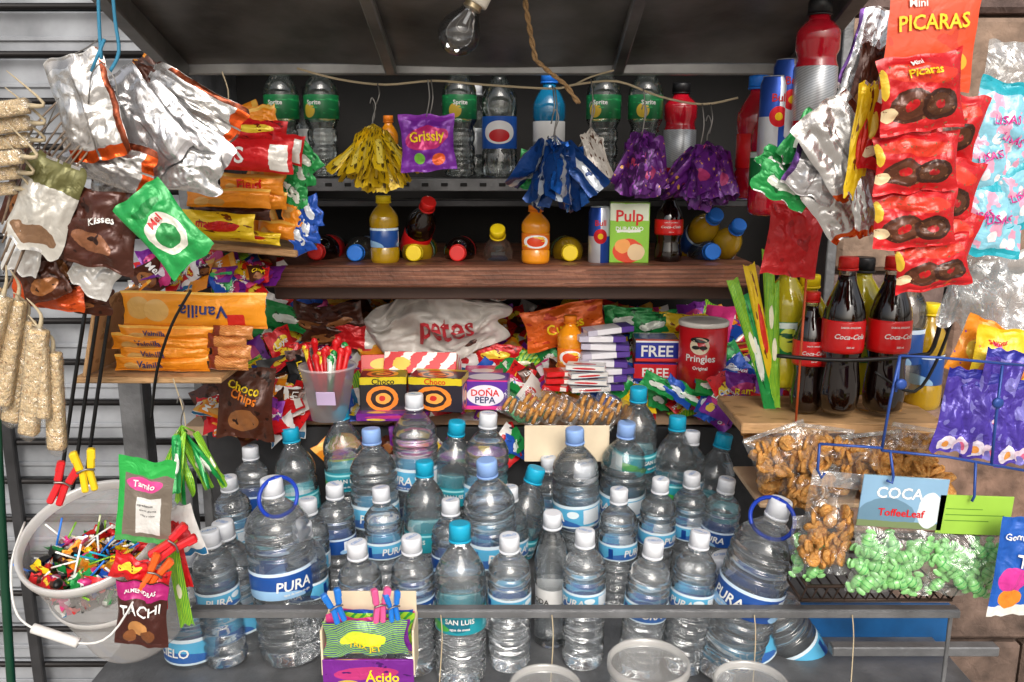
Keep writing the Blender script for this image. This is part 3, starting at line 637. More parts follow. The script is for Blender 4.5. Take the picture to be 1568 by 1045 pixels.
def chipcan(px,pyb,Y,wp,hp):
    mb=MB(); r=ms(wp,pyb,Y)/2; h=ms(hp,pyb,Y)
    red=mat('can_red','#c41a22',rough=.3,coat=.4,var=.04)
    mb.lathe([(r,0),(r,h*.94)],red,32)
    mb.lathe([(r*1.02,h*.93),(r*1.04,h*.94),(r*1.04,h*.985),(r*.98,h),(r*.9,h*.992),(r*.88,h*.985)],mat('lid_white','#ddd7cd',rough=.3,coat=.5),32)
    mb.lathe([(r*1.01,0),(r*1.02,.002),(r*1.01,.004)],WIRE,32)
    def dsk(cx,cz,rx,rz,mt,o):
        n=20; vs=[]
        for i in range(n): 
            a=(cx+rx*math.cos(i*2*math.pi/n))/r; vs.append(Vector((math.sin(a)*(r+o),-math.cos(a)*(r+o),cz+rz*math.sin(i*2*math.pi/n))))
        mb.add(vs,[list(range(n))],mt,smooth=False)
    cx=-r*.35
    dsk(cx,h*.68,r*.40,h*.12,CREAM,.001); dsk(cx,h*.77,r*.38,h*.04,BLKI,.0015)
    dsk(cx-r*.15,h*.66,r*.16,h*.028,BLKI,.0018); dsk(cx+r*.15,h*.66,r*.16,h*.028,BLKI,.0018)
    labtext(mb,'Pringles',r+.001,h*.49,h*.095,WHT,-.3); labtext(mb,'Original',r+.001,h*.36,h*.045,WHT,-.3)
    mkobj('potato_crisps_can',mb.mesh('can'),Matrix.Translation(at(px,pyb,Y)))
chipcan(1073,594,1.70,72,106)
stand('orange_juice_bottle','Q_ora_o_o',872,585,1.75,.72,0,.85)
mb=MB(); Yq=1.56; p=at(505,640,Yq)
rr0=ms(27,640,Yq); rr1=ms(41,640,Yq); hq=ms(80,640,Yq)
cupm=film('frosted_cup',.5,(.75,.68,.7,1),.1,20,.8)
mb.ring([(0,.004),(rr0,0),(rr1,hq),(rr1*1.06,hq),(rr1*1.06,hq+.004),(rr1*.98,hq+.004)],cupm,32)
mb.box((0.004,-rr0*1.28,hq*.5),(.035,.002,.028),mat('price_sticker','#c9b3d6'),.0005,Matrix.Rotation(R(14),4,'X'))
r_=random.Random(4)
for i in range(26):
    a=r_.uniform(0,6.28); q=r_.uniform(0,.9)
    b0=Vector((math.cos(a)*rr0*q*.6,math.sin(a)*rr0*q*.6,.02)); t0=Vector((math.cos(a)*rr1*q*1.3,math.sin(a)*rr1*q*1.1,hq+r_.uniform(.015,.045)))
    m_=r_.choice([REDI,P['red'],REDI,REDI,P['green']])
    mb.tube([b0,t0],.0055,m_,7,1); mb.ball(t0,.0075,m_,8,5,(1,.5,1.4))
mkobj('candy_stick_cup',mb.mesh('cup'),Matrix.Translation(p))
bag('cocoa_snack_bag',376,618,1.5,90,115,4,P['brown'],None,(('Choco',.5,.74,.12,YLI,-12),('Chips',.5,.60,.12,CAPO,-12)))
bag('purple_snack_bag',1142,598,1.62,70,55,5,P['purple'],None,(('Ramis',.5,.55,.22,YLI,6),))
for i,(x,y,c) in enumerate(((1010,590,'green'),(1060,608,'green'),(1085,618,'blue'),(1040,600,'blue'),(1100,610,'blue'))):
    bag('candy_bar',x,y,1.64,60,26,25+i*5,P[c],None,())
for x,y,c,rl in ((480,490,'brown',20),(520,485,'brown',-10),(545,515,'red2',5),(440,487,'green',15),(500,510,'brown',10),(760,545,'red',8),(720,530,'brown',-8),(800,555,'lime',0),(960,490,'green',4),(1000,497,'green',-5),(1045,500,'yellow',4),(590,540,'orange',-20),(700,550,'white',4)):
    bag('snack_packet',x,y,1.84,75,40,rl,P[c],None,())
boxobj('juice_carton',966,357,1.64,60,92,.06,mat('carton_print','#8fc83f',(('r',.5,.86,.5,.14,0,'#dce4cc'),('e',.5,.22,.4,.2,0,'#e24a2c'),('e',.35,.3,.2,.12,0,'#f5a65a'),('e',.7,.2,.22,.14,0,'#eccda0'),('r',.5,.55,.3,.02,0,'#f2f2ea')),rough=.35,wob=.04),(('Pulp',.5,.75,.19,REDI,0),('DURAZNO',.5,.57,.065,WHT,0)),yaw=-5)

# ---------------------------------------------------------------- left shelves
WAF=foil('print_waffle_end','#b0542a',(('s',5,45,.55,'#e3a85c'),('r',.1,.5,.12,.6,0,'#7a2c18')),metal=.1)
for i,(y,h,w,x) in enumerate(((556,17,195,278),(540,16,190,282),(524,17,200,276),(509,14,195,285))):
    bag('cookie_packet',x-30,y,1.37,w-50,h+8,random.uniform(-1,3),P['orange'],None,(('Vainilla',.4,.5,.4,NVI,0),),t=.03,wr=.4); bag('cookie_packet',x+72,y-1,1.365,62,h+6,3,WAF,None,(),t=.028,wr=.5)
bag('vanilla_cookie_packet',298,475,1.37,222,58,1,foil('vanilla_print','#ee961d',(('e',.12,.55,.09,.3,0,'#dba95a'),('e',.25,.5,.09,.3,0,'#e3b367'),('r',.8,.25,.06,.16,0,'#cf2a20'),('r',.5,.97,.5,.03,0,'#f9cc66'),('r',.5,.05,.5,.05,0,'#d97e1a')),metal=.1,wob=.01,bump=.3),None,(('Vanilla',.58,.5,.34,NVI,180),),t=.03,wr=.35)
mb=MB(); mb.tube([at(292,445,1.33),at(262,500,1.325),at(240,570,1.33),at(232,640,1.36)],.0025,BLACK,6); mb.obj('elastic_strap')
def pk(x,y,w,h,c,rl=0,Y=1.5,tx=()): bag('wafer_packet',x,y,Y,w,h,rl,P[c],None,tx,t=.03,wr=.45,crimp=.03)
pk(390,238,118,50,'red2',4,1.42,(('OS',.2,.5,.5,WHT,0),)); pk(395,200,90,40,'red',8,1.5); pk(385,282,100,30,'orange',3,1.45,(('Field',.5,.5,.5,REDI,0),)); pk(350,303,130,30,'orange',2,1.42); pk(335,345,110,40,'yellow',4,1.43,(('margarita',.5,.5,.3,REDI,0),)); pk(410,265,60,34,'orange',20,1.5); pk(400,330,60,50,'orange',80,1.52); pk(425,352,60,30,'orange',8,1.5)
pk(375,362,110,20,'yellow',6,1.47); pk(355,325,120,20,'brown',4,1.46); pk(405,305,70,28,'orange',6,1.46); pk(378,185,50,50,'orange',70,1.52); pk(440,228,50,46,'red2',10,1.46)
for x,y,c,rl in ((460,265,'green',70),(455,300,'green',80),(475,325,'blue',75),(445,290,'green',60),(470,350,'blue',85),(460,365,'blue',70),(440,255,'green',30),(370,190,'red',20),(400,180,'orange',-10),(468,245,'green',50),(450,335,'orange',85)):
    bag('gum_packet',x,y,1.5,50,34,rl,P[c],None,())
pile('assorted_candy_pile',at(200,425,1.5).x,at(400,425,1.5).x,1.5,1.62,lambda x,y:zz(440,1.5)+(y-1.5)*.3,75,(.033,.06),pal,18)

# ---------------------------------------------------------------- left hanging foil bags
B=bag
B('hanging_snack_bag',133,165,1.12,100,165,-12,P['silverO'],P['silverO'],hook=(150,60))
B('hanging_snack_bag',215,185,1.16,95,165,-35,P['silverP'],P['silverP'])
B('hanging_snack_bag',278,205,1.18,80,170,-48,P['silverP'],P['silverP'])
B('hanging_snack_bag',300,160,1.2,70,160,-60,P['silverO'],P['brown'])
B('hanging_snack_bag',290,262,1.17,70,100,-80,SIL,SIL)
B('hanging_snack_bag',165,245,1.14,80,150,-70,P['silverO'],P['silverO'])
B('hanging_snack_bag',200,285,1.2,80,120,-85,SIL,P['brown'])
B('hanging_snack_bag',250,140,1.21,60,120,-50,P['brown'],P['orange'])
B('hanging_snack_bag',68,315,1.08,95,155,25,foil('olive_white','#cfcbc2',(('r',.5,.95,.6,.22,0,'#6c6a40'),('e',.5,.2,.4,.1,0,'#8a6a50')),metal=.4),SIL)
B('hanging_snack_bag',40,285,1.15,60,130,20,P['brown'],SIL)
B('chocolate_snack_bag',150,350,1.09,125,120,12,foil('choc_bag','#4a261c',(('e',.5,.35,.3,.12,-15,'#8a5a3e'),('n',4,.62,'#2a130d')),metal=.2),P['brown'],(('Kisses',.6,.62,.09,WHT,10),),res=(26,30))
B('green_snack_bag',252,350,1.06,88,135,-38,foil('green_bag','#259a4c',(('e',.5,.45,.34,.26,0,'#e6e4d8'),('e',.5,.42,.22,.15,0,'#2d8a48'),('e',.5,.8,.3,.06,0,'#127a36')),metal=.15,wob=.02),P['green'],(('Mel',.5,.62,.09,REDI,0),),res=(26,30))
B('hanging_snack_bag',60,420,1.14,75,90,-20,P['brown'],P['brown']); B('hanging_snack_bag',150,410,1.13,75,90,35,SILW,SILW); B('hanging_snack_bag',75,445,1.16,120,60,8,foil('or_bag','#d0501c',(('n',4,.58,'#a23a14'),)),None); B('hanging_snack_bag',120,455,1.18,110,50,8,P['brown'],None); B('hanging_snack_bag',95,395,1.16,90,100,30,P['brown'],SIL); B('hanging_snack_bag',40,370,1.12,60,110,20,SILW,SIL)
mb=MB(); TEALS=mat('blue_string','#3f8fb4',rough=.7)
for a in ([(150,-20),(152,40),(155,90)],[(172,-20),(176,30),(182,80),(168,110)],[(160,60),(140,110)]): mb.tube([at(x,y,1.12) for x,y in a],.0022,TEALS,6)
for a in ([(155,95),(140,115),(135,160)],[(155,95),(175,120),(180,150)],[(70,180),(60,230),(40,330),(5,420)],[(90,150),(60,220),(20,300)]): mb.tube([at(x,y,1.11) for x,y in a],.0008,WIRE,5)
mb.obj('hanging_string')
PUF=mat('puffed_cereal','#e0c090',(('d',34,.32,'#efd8b0'),('n',22,.62,'#bd9464')),rough=.6,bump=.8,bscale=230,var=.15,vscale=120)
WRAPF=film('bar_wrap',.86,(.9,.85,.75,1),.8,60)
def bars(name,lst,Y):
    mb=MB()
    for i,(x0,y0,x1,y1,wp) in enumerate(lst):
        a=at(x0,y0,Y+.014*(i%3)); b=at(x1,y1,Y+.014*(i%3)); r=ms(wp,y0,Y)/2
        n=[a+(b-a)*(k/24) for k in range(25)]
        mb.tube(n,lambda t,r=r,i=i:r*min(1,.86+10*min(t,1-t))*(1+.05*noise.noise(Vector((t*30,i,0)))),PUF,16,2,sq=.75)
        mb.tube([a+(a-b).normalized()*.006,a+(b-a)*.5,b+(b-a).normalized()*.010],lambda t,r=r:r*1.12*min(1,.25+8*min(t,1-t)),WRAPF,16,8,sq=.75)
        mb.tube([a,a+(a-b).normalized()*.02,Vector(((a.x+at(20,400,Y).x)/2,Y,a.z+.04))],lambda t:.003*(1.2-t),STR,5)
    mb.obj(name)
bars('puffed_cereal_bar_bundle',[(4,455,-22,560,30),(26,460,4,620,30),(40,490,18,645,30),(60,505,44,665,30),(80,540,88,688,28),(14,500,-14,640,30),(62,530,66,640,24),(-10,440,-40,620,30)],1.05)
bars('puffed_cereal_bar_bundle',[(42,162,-50,176,26),(44,188,-50,200,26),(44,214,-50,226,26),(32,240,-50,250,24),(27,264,-50,272,22),(22,288,-50,294,22)],1.05)
mb=MB(); r_=random.Random(31)
for i in range(9): mb.tube([at(100+i*9+r_.uniform(-6,6),150+i*5,1.13),at(50+i*3+r_.uniform(-9,9),210+i*14,1.1),at(10+r_.uniform(-9,9),330+i*14,1.08)],.0014,mat('brown_stick','#7d6a58'),5)
for x in (130,150,168): mb.tube([at(x,480,1.3),at(x-18,600,1.3),at(x-40,760,1.3)],.003,BLACK,6)
for a in ([(205,110),(225,150),(215,220)],[(340,110),(350,150),(330,200)],[(265,580),(285,660),(262,760),(275,820)]): mb.tube([at(x,y,1.3) for x,y in a],.0011,STR,5)
mb.obj('hanging_cords')

# ---------------------------------------------------------------- bucket of lollipops, hung leaning towards the buyer
mb=MB(); YB=1.06
bc=at(138,818,YB); rt=ms(104,818,YB); hb=.205
BK=film('bucket_plastic',.60,(.68,.65,.63,1),.05,10,.8); BKS=film('bucket_rim',.25,(.74,.72,.70,1),.05,10,.8)
TB=27
mb.M=TR(Vector((0,0,0)),-3,TB,0)
mb.ring([(0,-hb),(rt*.76,-hb),(rt*.80,-hb+.010),(rt*.90,-.10),(rt*.98,-.02),(rt*.985,0)],BK,48)
mb.ring([(rt*.985,-.012),(rt*1.03,-.010),(rt*1.04,-.003),(rt*1.035,.003),(rt*1.01,.005),(rt*.975,.002),(rt*.965,-.01)],BKS,48)
mb.ring([(rt*.93,-.094),(rt*.945,-.092),(rt*.945,-.086),(rt*.93,-.084)],BKS,48)
r_=random.Random(8); cols=[P['red'],P['green'],BLACK,BLACK,P['orange'],P['white'],P['blue'],BLACK,P['yellow'],BLACK,P['brown'],P['pink'],P['green'],P['red2']]
inv=mb.M.to_3x3().inverted()
def inside(p):
    q=inv@p
    return -hb*.9<q.z<-.002 and math.hypot(q.x,q.y)<rt*.86
cnt=0
zl0=-.050
while cnt<560:
    p_=Vector((r_.uniform(-rt,rt),r_.uniform(-.12,.18),r_.uniform(zl0-.035,zl0+.012)))
    if not inside(p_): continue
    cnt+=1; mt=r_.choice(cols); mb.M=Matrix()
    if cnt%3==0: mb.ball(p_,.0075,mt,8,5,(1.3,.8,.8),Matrix.Rotation(r_.uniform(0,3),3,'Z'))
    else:
        mb.M=TR(p_,r_.uniform(-60,60),r_.uniform(-70,70),r_.uniform(0,180)); bag_into(mb,.030,.018,.009,cnt,mt,mt,(),(6,5),.15); mb.M=Matrix()
    if cnt%7==0 and p_.z>zl0-.012:
        dd=Vector((r_.uniform(-1,1),r_.uniform(-1,.3),r_.uniform(.1,1))).normalized(); mb.tube([p_,p_+dd*.045],.0014,r_.choice([WHT,WHT,CAPBL,CAPC,P['lime']]),6,1)
mb.M=Matrix()
HW=mat('handle_white','#e2e0dc',rough=.4)
hp=[at(x,y,Y_)-bc for x,y,Y_ in ((38,800,1.02),(18,860,.96),(22,930,.93),(50,962,.92),(120,985,.92),(170,972,.93),(215,900,.98),(232,850,1.03))]
mb.tube(hp,.0014,HW,8); mb.tube([hp[3],(hp[3]+hp[4])/2,hp[4]],.0060,HW,12)
mkobj('lollipop_bucket',mb.mesh('bucket'),Matrix.Translation(bc))
def peg(px,py,Y,col,roll=0,s=1.):
    mt=mat('peg_'+col,{'red':'#d42028','yellow':'#eec81a','blue':'#1d78d4','pink':'#e25a94','orange':'#e65f1c'}[col],rough=.35,coat=.3)
    mb=MB(); mb.M=TR(Vector((0,0,0)),roll,0,25)
    for sd in (-1,1):
        Mx=Matrix.Rotation(R(9*sd),4,'Y'); M2=Matrix.Rotation(R(-3*sd),4,'Y')
        mb.box((sd*.0055*s,0,-.014*s),(.0095*s,.012*s,.034*s),mt,.002,M2); mb.box((sd*.0095*s,0,.018*s),(.0105*s,.0125*s,.030*s),mt,.002,Mx)
        mb.box((sd*.0145*s,0,.024*s),(.004*s,.0135*s,.014*s),mt,.001,Mx)
    mb.tube([(-.012*s,-.0075*s,.002*s),(0,-.010*s,.006*s),(.012*s,-.0075*s,.002*s)],.0015*s,WIRE,6)
    mkobj('clothes_peg',mb.mesh('peg'),Matrix.Translation(at(px,py,Y)))
peg(95,742,1.04,'red',25,.9); peg(132,722,1.05,'yellow',-5,.9); peg(235,880,.98,'orange',35,.8); peg(262,835,1.0,'red',60,.9); peg(514,930,1.065,'blue',-15,.8); peg(582,928,1.065,'pink',5,.8); peg(602,930,1.07,'blue',-5,.7)
B('green_candy_bag',222,768,1.0,88,140,8,foil('tam_bag','#7d7266',(('r',.5,.94,.6,.12,0,'#2fae4d'),('r',.06,.5,.07,.6,0,'#2fae4d'),('e',.5,.72,.34,.08,0,'#e25299'),('r',.6,.35,.22,.22,0,'#e0deda'),('r',.5,.04,.5,.04,0,'#4f9f57')),metal=.2,wob=.02),None,(('Tamlo',.5,.72,.07,WHT,0),('ingredientes:',.55,.48,.025,BLKI,0),('azucar, glucosa',.6,.42,.022,BLKI,0),('color y sabor',.6,.36,.022,BLKI,0)),t=.012)
B('chocolate_almond_bag',218,940,.97,82,110,6,foil('alm_bag','#46201a',(('r',.5,.86,.5,.12,0,'#b01f70'),('e',.45,.3,.2,.12,0,'#c48a50'),('e',.65,.2,.14,.1,0,'#7b4a2a'),('e',.3,.15,.12,.1,0,'#8a5530')),metal=.2,wob=.01),None,(('ALMENDRAS',.48,.86,.055,WHT,0),('TACHI',.5,.6,.14,WHT,0)))
B('candy_packet',200,872,.985,60,44,20,P['red'],None); B('candy_packet',235,900,.985,50,60,10,P['red'],None); B('candy_packet',280,815,1.06,55,85,-15,P['white'],None); B('candy_packet',275,900,1.04,22,130,-6,P['lime'],None,t=.008); B('candy_packet',270,850,1.05,30,110,-8,P['red'],None,t=.008)
def bunch(name,px,py,Y,n,lp,wp,mats,spread=(8,48),seed=1,tk=.006,wr=.9,back=None):
    r=random.Random(seed); mb=MB(); L_=ms(lp,py,Y); W_=ms(wp,py,Y)
    for i in range(n):
        az=360*i/n*2.4+r.uniform(-25,25); sp=r.uniform(*spread)
        M=Matrix.Rotation(R(az),4,'Z')@Matrix.Rotation(R(-sp),4,'X')@Matrix.Rotation(R(r.uniform(-50,50)),4,'Z')@Matrix.Translation(Vector((0,0,-L_*r.uniform(.5,.62))))@Matrix.Rotation(R(r.uniform(-14,14)),4,'Y')
        mb.M=M; m_=r.choice(mats); bag_into(mb,W_*r.uniform(.85,1.15),L_*r.uniform(.75,.95),tk,r.random()*30,m_,back or m_,(),(8,12),.06,wr,irr=.003)
        mb.M=Matrix(); e=M@Vector((0,0,L_*.42)); mb.tube([(0,0,0),e],.0012,mats[0],4,1)
    mb.M=Matrix(); mb.tube([(0,0,-.004),(0,0,.01),(.006,0,.03),(0,0,.045),(-.004,0,.035)],.0012,WIRE,5)
    mkobj(name,mb.mesh(name),Matrix.Translation(at(px,py,Y)))
YP=foil('yellow_black_packet','#dcb81c',(('d',5,.3,'#4a3a15'),('r',.5,.5,.2,.3,0,'#f4dc62'),('n',8,.62,'#5a4414')),metal=.15)
bunch('hanging_candy_bunch',571,190,1.56,42,104,24,[YP],(6,46),3,.009)
BS=foil('blue_silver_packet','#c9ced5',(('r',.15,.5,.2,.6,0,'#1a5cb4'),('n',4,.66,'#123a78')),metal=.6,rough=.24)
BS2=foil('blue_packet','#174080',(('r',.5,.5,.12,.6,0,'#cfd6dd'),('n',4,.6,'#0f2c5c')),metal=.4,rough=.28)
bunch('hanging_candy_bunch',850,208,1.55,15,118,58,[BS,BS2,BS2],(10,44),5,.028,1.3)
bunch('hanging_candy_bunch',905,195,1.6,14,88,22,[foil('cream_packet','#cfc8bf',(('n',6,.6,'#5a3b2a'),),metal=.2)],(4,30),6,.01)
DKP=foil('dk_purple','#4e1d62',(('n',5,.55,'#8f3fa8'),('e',.5,.5,.2,.2,0,'#c8406c')),metal=.3)
PU2=foil('deep_purple','#62207a',(('n',4,.6,'#3a1250'),('n',9,.66,'#d8a04a'),('e',.5,.35,.22,.14,0,'#b83a70')),metal=.25)
bunch('hanging_candy_bunch',985,198,1.62,20,98,40,[PU2,DKP],(6,26),7,.034,1.2)
bunch('hanging_candy_bunch',1083,216,1.6,30,100,40,[PU2,DKP],(8,42),8,.034,1.2)
bunch('hanging_lime_candy_bunch',278,652,1.22,16,118,14,[P['lime'],P['lime'],P['green']],(2,34),9,.010)
B('purple_gummy_bag',655,220,1.5,86,86,-2,foil('gum_bag','#74249a',(('e',.5,.6,.42,.2,8,'#c22a72'),('e',.7,.22,.12,.12,0,'#e8602a'),('e',.35,.25,.1,.1,0,'#7bc043'),('r',.5,.96,.6,.05,0,'#8b2fae')),metal=.2,wob=.02),None,(('Grissly',.5,.6,.17,YLI,4),),hook=(655,122),res=(24,24))
B('green_gum_packet',815,262,1.6,45,60,10,P['green'],None)

mb=MB()
Yt=1.6
mb.tube([at(x,y,Yt) for x,y in ((455,105),(520,122),(590,130),(665,124),(740,130),(845,136),(880,130),(945,125),(1010,148),(1075,160),(1130,150))],.0022,STR,6)
mb.tube([at(x,y,Yt) for x,y in ((880,130),(905,118),(940,108))],.0018,STR,6)
for x,y0,y1 in ((578,128,160),(571,158,192),(655,122,176),(660,122,178),(850,135,208),(905,122,195),(985,135,208),(1075,160,222),(846,132,190),(1088,160,205)): mb.tube([at(x,y0,Yt-.02),at(x+3,(y0+y1)/2,Yt-.03),at(x-2,y1,Yt-.03)],.0013,WIRE,5)
# two-strand twisted cord
cp=[(803,-30),(805,10),(812,50),(820,92),(843,112),(866,130),(890,164)]
for ph in (0,math.pi):
    pts=[]
    for i in range(len(cp)-1):
        for k in range(6):
            t=k/6; x=cp[i][0]+(cp[i+1][0]-cp[i][0])*t; y=cp[i][1]+(cp[i+1][1]-cp[i][1])*t; a=(i*6+k)*1.1+ph
            pts.append(at(x,y,1.37)+Vector((math.cos(a)*.0024,math.sin(a)*.0024,0)))
    mb.tube(pts,.0024,CORD,7,2)
mb.obj('twine_line')
mb=MB(); GL=water_mat('bulb_glass',(1,1,1,1),.03,.94,(.9,.9,.9,1),1.1,bump=0.)
s=ms(33,55,1.3)
mb.lathe([(0,-s),(s*.38,-s*.93),(s*.72,-s*.70),(s*.94,-s*.35),(s,0),(s*.93,s*.38),(s*.72,s*.75),(s*.5,s*1.05),(s*.42,s*1.25)],GL,32)
mb.lathe([(s*.42,s*1.22),(s*.44,s*1.3),(s*.40,s*1.38),(s*.44,s*1.46),(s*.4,s*1.54),(s*.44,s*1.6)],mat('brass_thread','#b9a98a',metal=.8,rough=.3),24)
mb.lathe([(s*.6,s*1.5),(s*.62,s*1.6),(s*.62,s*2.0),(s*.5,s*2.15),(s*.5,s*2.9),(s*.3,s*3.1)],mat('porcelain_socket','#f0eadc',rough=.35),28)
mb.tube([(0,0,s*1.2),(0,0,s*.5)],s*.09,mat('glass_stem','#e9ecf0',rough=.1),8,1)
mb.tube([(-.004,0,s*.9),(-.009,0,s*.3),(-.004,0,s*.12),(.004,0,s*.12),(.009,0,s*.3),(.004,0,s*.9)],.0006,WIRE,5)
mb.tube([(0,0,s*3),(0,0,s*6)],.003,BLACK,6,1)
mkobj('light_bulb',mb.mesh('bulb'),TR(at(703,52,1.3),28,0,0))

# ---------------------------------------------------------------- right hanging bags
RC=foil('ring_snack_card','#e04c1f',(('e',.25,.14,.14,.09,0,'#f0ac2a'),('e',.6,.1,.16,.08,0,'#f0ac2a'),('e',.8,.3,.14,.1,0,'#f0ac2a'),('e',.25,.14,.06,.04,0,'#d92a1c'),('e',.8,.3,.06,.04,0,'#d92a1c'),('n',3,.6,'#d23a1c')),metal=.05,wob=.01,bump=.15)
B('snack_display_card',1425,62,1.05,140,150,2,RC,None,(('PICARAS',.5,.68,.15,YLI,6,.9),('Mini',.3,.86,.08,WHT,6)),t=.006,wr=.4)
for i,(x,y,w_,h_,rl) in enumerate(((1410,143,130,118,-8),(1402,250,132,92,-4),(1400,335,130,88,-4),(1428,405,118,80,-10))):
    B('chocolate_cookie_bag',x,y,1.02+.01*i,w_,h_,rl,P['choc'],P['red'],(('Mini',.42,.90,.06,WHT,4),('Picaras',.5,.78,.11,YLI,6)) if i==0 else (),t=.033,wr=.8,res=(26,24))
for i,(x,y) in enumerate(((1450,190),(1445,290),(1440,370),(1380,220))): B('chocolate_cookie_bag',x,y,1.07,110,100,12,P['choc'],P['red'])
for (x,y,w_,h_,rl,c,Y) in ((1330,80,64,130,14,'silverP',1.12),(1310,150,64,130,18,'silverO',1.12),(1325,130,40,120,12,'brown',1.1),(1290,225,110,150,-38,'silverO',1.1),(1250,265,95,80,25,'silverP',1.12),(1285,310,90,110,-40,'silverO',1.13),(1200,285,100,50,28,'green',1.14),(1235,215,60,90,35,'green',1.16),(1318,215,34,180,5,'yellow',1.08),(1325,310,40,110,-10,'silverO',1.08),(1190,255,70,40,40,'green',1.17)):
    B('hanging_snack_bag',x,y,Y,w_,h_,rl,P[c],SIL)
B('red_snack_bag',1215,370,1.3,88,110,6,foil('red_plain','#c8161c',(('n',3,.6,'#a81016'),),metal=.15),None,res=(22,26))
MSH=foil('marshmallow_bag','#8ccade',(('n',4,.54,'#e4a4be'),('d',4,.30,'#efe8ea'),('r',.5,.95,.6,.1,0,'#22a4b6'),('r',.5,.05,.6,.08,0,'#22a4b6')),metal=.05,rough=.25)
MAG=mat('mag_ink','#d0288a')
for x,y,w_,h_,rl in ((1535,185,100,120,12),(1545,215,90,110,30),(1510,240,95,120,-6),(1525,335,95,120,4),(1500,330,60,110,-10),(1560,300,70,110,-20)): B('marshmallow_bag',x,y,1.12,w_,h_,rl,MSH,MSH,(('LISAS',.5,.5,.11,MAG,4),))
WP=film('loose_clear_bag',.62,(.7,.72,.73,1),.9,22,.5)
B('clear_plastic_bag',1530,470,1.2,120,160,-14,WP,WP,t=.05,wr=1.6); B('clear_plastic_bag',1545,110,1.2,80,90,5,WP,WP); B('clear_plastic_bag',1490,440,1.22,80,130,10,WP,WP,t=.05,wr=1.6)
B('orange_snack_bag',1500,535,1.15,80,90,20,foil('or2','#e8902a',(('e',.5,.5,.3,.2,0,'#f6d84a'),('n',4,.62,'#7a3fa0')),metal=.1),None)
B('yellow_snack_bag',1535,555,1.12,100,105,8,foil('ye2','#efc822',(('e',.5,.4,.4,.2,0,'#ea8a2a'),('n',4,.64,'#e6447d')),metal=.1),None,(('super',.35,.78,.08,REDI,10),('tumis',.5,.5,.15,NVI,6)))
EG=foil('purple_clear_bag','#4c3aa0',(('e',.35,.16,.2,.10,0,'#e8dcea'),('e',.7,.13,.2,.10,0,'#e0c8da'),('e',.35,.14,.08,.05,0,'#f0a050'),('e',.7,.12,.08,.05,0,'#e06a90'),('n',2.5,.57,'#7f78c8'),('r',.5,.97,.6,.05,0,'#27278f')),metal=.15,rough=.22,bump=.7)
for x,y,rl in ((1470,630,8),(1505,640,-5),(1545,650,-14),(1525,600,10)): B('purple_candy_bag',x,y,1.1,66,135,rl,EG,EG,res=(22,30),wr=1.3)
GS=mat('green_candy','#8fd080',(),rough=.3,coat=.6,var=.15,vscale=80); GW=mat('green_wrapper','#4aa858',rough=.3,coat=.5)
def clearbag(name,px,py,Y,wp,hp,roll,head,texts,fill,n,fs,headfrac=.42,seed=1):
    w_=ms(wp,py,Y);h_=ms(hp,py,Y); mb=MB(); mb.M=TR(Vector((0,0,0)),roll,0,0); r=random.Random(seed)
    hz=h_*(.5-headfrac/2)
    mb.box((0,-.002,hz),(w_,.002,h_*headfrac),head,.0004)
    for st,cu,cv,sz,mt,rot in texts:
        mb.text(st,lambda x,y:Vector(((cu-.5)*w_+x*sz*h_,-.0038,hz+(cv-.5)*h_*headfrac+y*sz*h_)),mt)
    o=mb.M; 
    mb.M=o@Matrix.Translation(Vector((0,.0,-h_*headfrac/2)))
    bag_into(mb,w_*1.02,h_*(1-headfrac),.05,seed,FILM,None,(),(14,14),.04)
    mb.M=o
    hh=h_*(1-headfrac)
    for i in range(n):
        x=r.uniform(-.38,.38)*w_; z=-h_*.5+hh*r.uniform(.13,.78); y=r.uniform(-.014,.012)*math.cos(x/w_*3)
        rot=Matrix.Rotation(r.uniform(-1.5,1.5),3,'Y')@Matrix.Rotation(r.uniform(-.5,.5),3,'X')
        if fill is GS:
            mb.ball((x,y,z),fs,fill,12,8,(1.3,.7,.85),rot)
            for k in range(2): mb.ball(Vector((x,y,z))+rot@Vector((fs*(.4-.8*k),-fs*.1,0)),fs*.72,GW,10,6,(.12,1.0,1.19),rot)
            for sd in (-1,1):
                e=Vector((x,y,z))+rot@Vector((sd*fs*1.6,0,0)); mb.ball(e,fs*.6,fill,6,4,(.8,.2,1.3),rot)
        else:
            mb.M=o@TR(Vector((x,y,z)),r.uniform(-60,60),r.uniform(50,130),r.uniform(0,90))
            mb.lathe([(0,0),(fs*.9,0),(fs,.002),(fs*.85,.005),(fs*.3,.0058),(0,.004)],fill,12,.06); mb.M=o
    mkobj(name,mb.mesh(name),Matrix.Translation(at(px,py,Y)))
HD=mat('header_blue','#86acc9',(('e',.35,.2,.35,.4,0,'#66899f'),('r',.5,.05,.5,.1,0,'#76875c'),('e',.85,.4,.14,.35,0,'#d6e0e4')),rough=.4,wob=.05)
clearbag('toffee_candy_bag',1372,820,1.07,130,192,4,HD,(('COCA',.45,.68,.09,WHT,0),('ToffeeLeaf',.5,.3,.06,REDI,0)),GS,50,.0092,.43,2)
clearbag('green_candy_bag',1483,836,1.07,112,165,2,mat('header_green','#9cc848',(('r',.5,.5,.4,.012,0,'#5a8a2a'),('r',.4,.35,.3,.012,0,'#5a8a2a'),('r',.35,.65,.25,.01,0,'#5a8a2a')),rough=.4),(),GS,44,.0092,.38,3)
HC=film('header_clear',.7,(.7,.72,.75,1))
clearbag('cracker_bag',1268,800,1.09,78,165,6,HC,(),CRK,80,.0105,.15,4)
clearbag('green_candy_bag',1238,835,1.1,50,100,-4,HC,(),GS,16,.0080,.2,5)
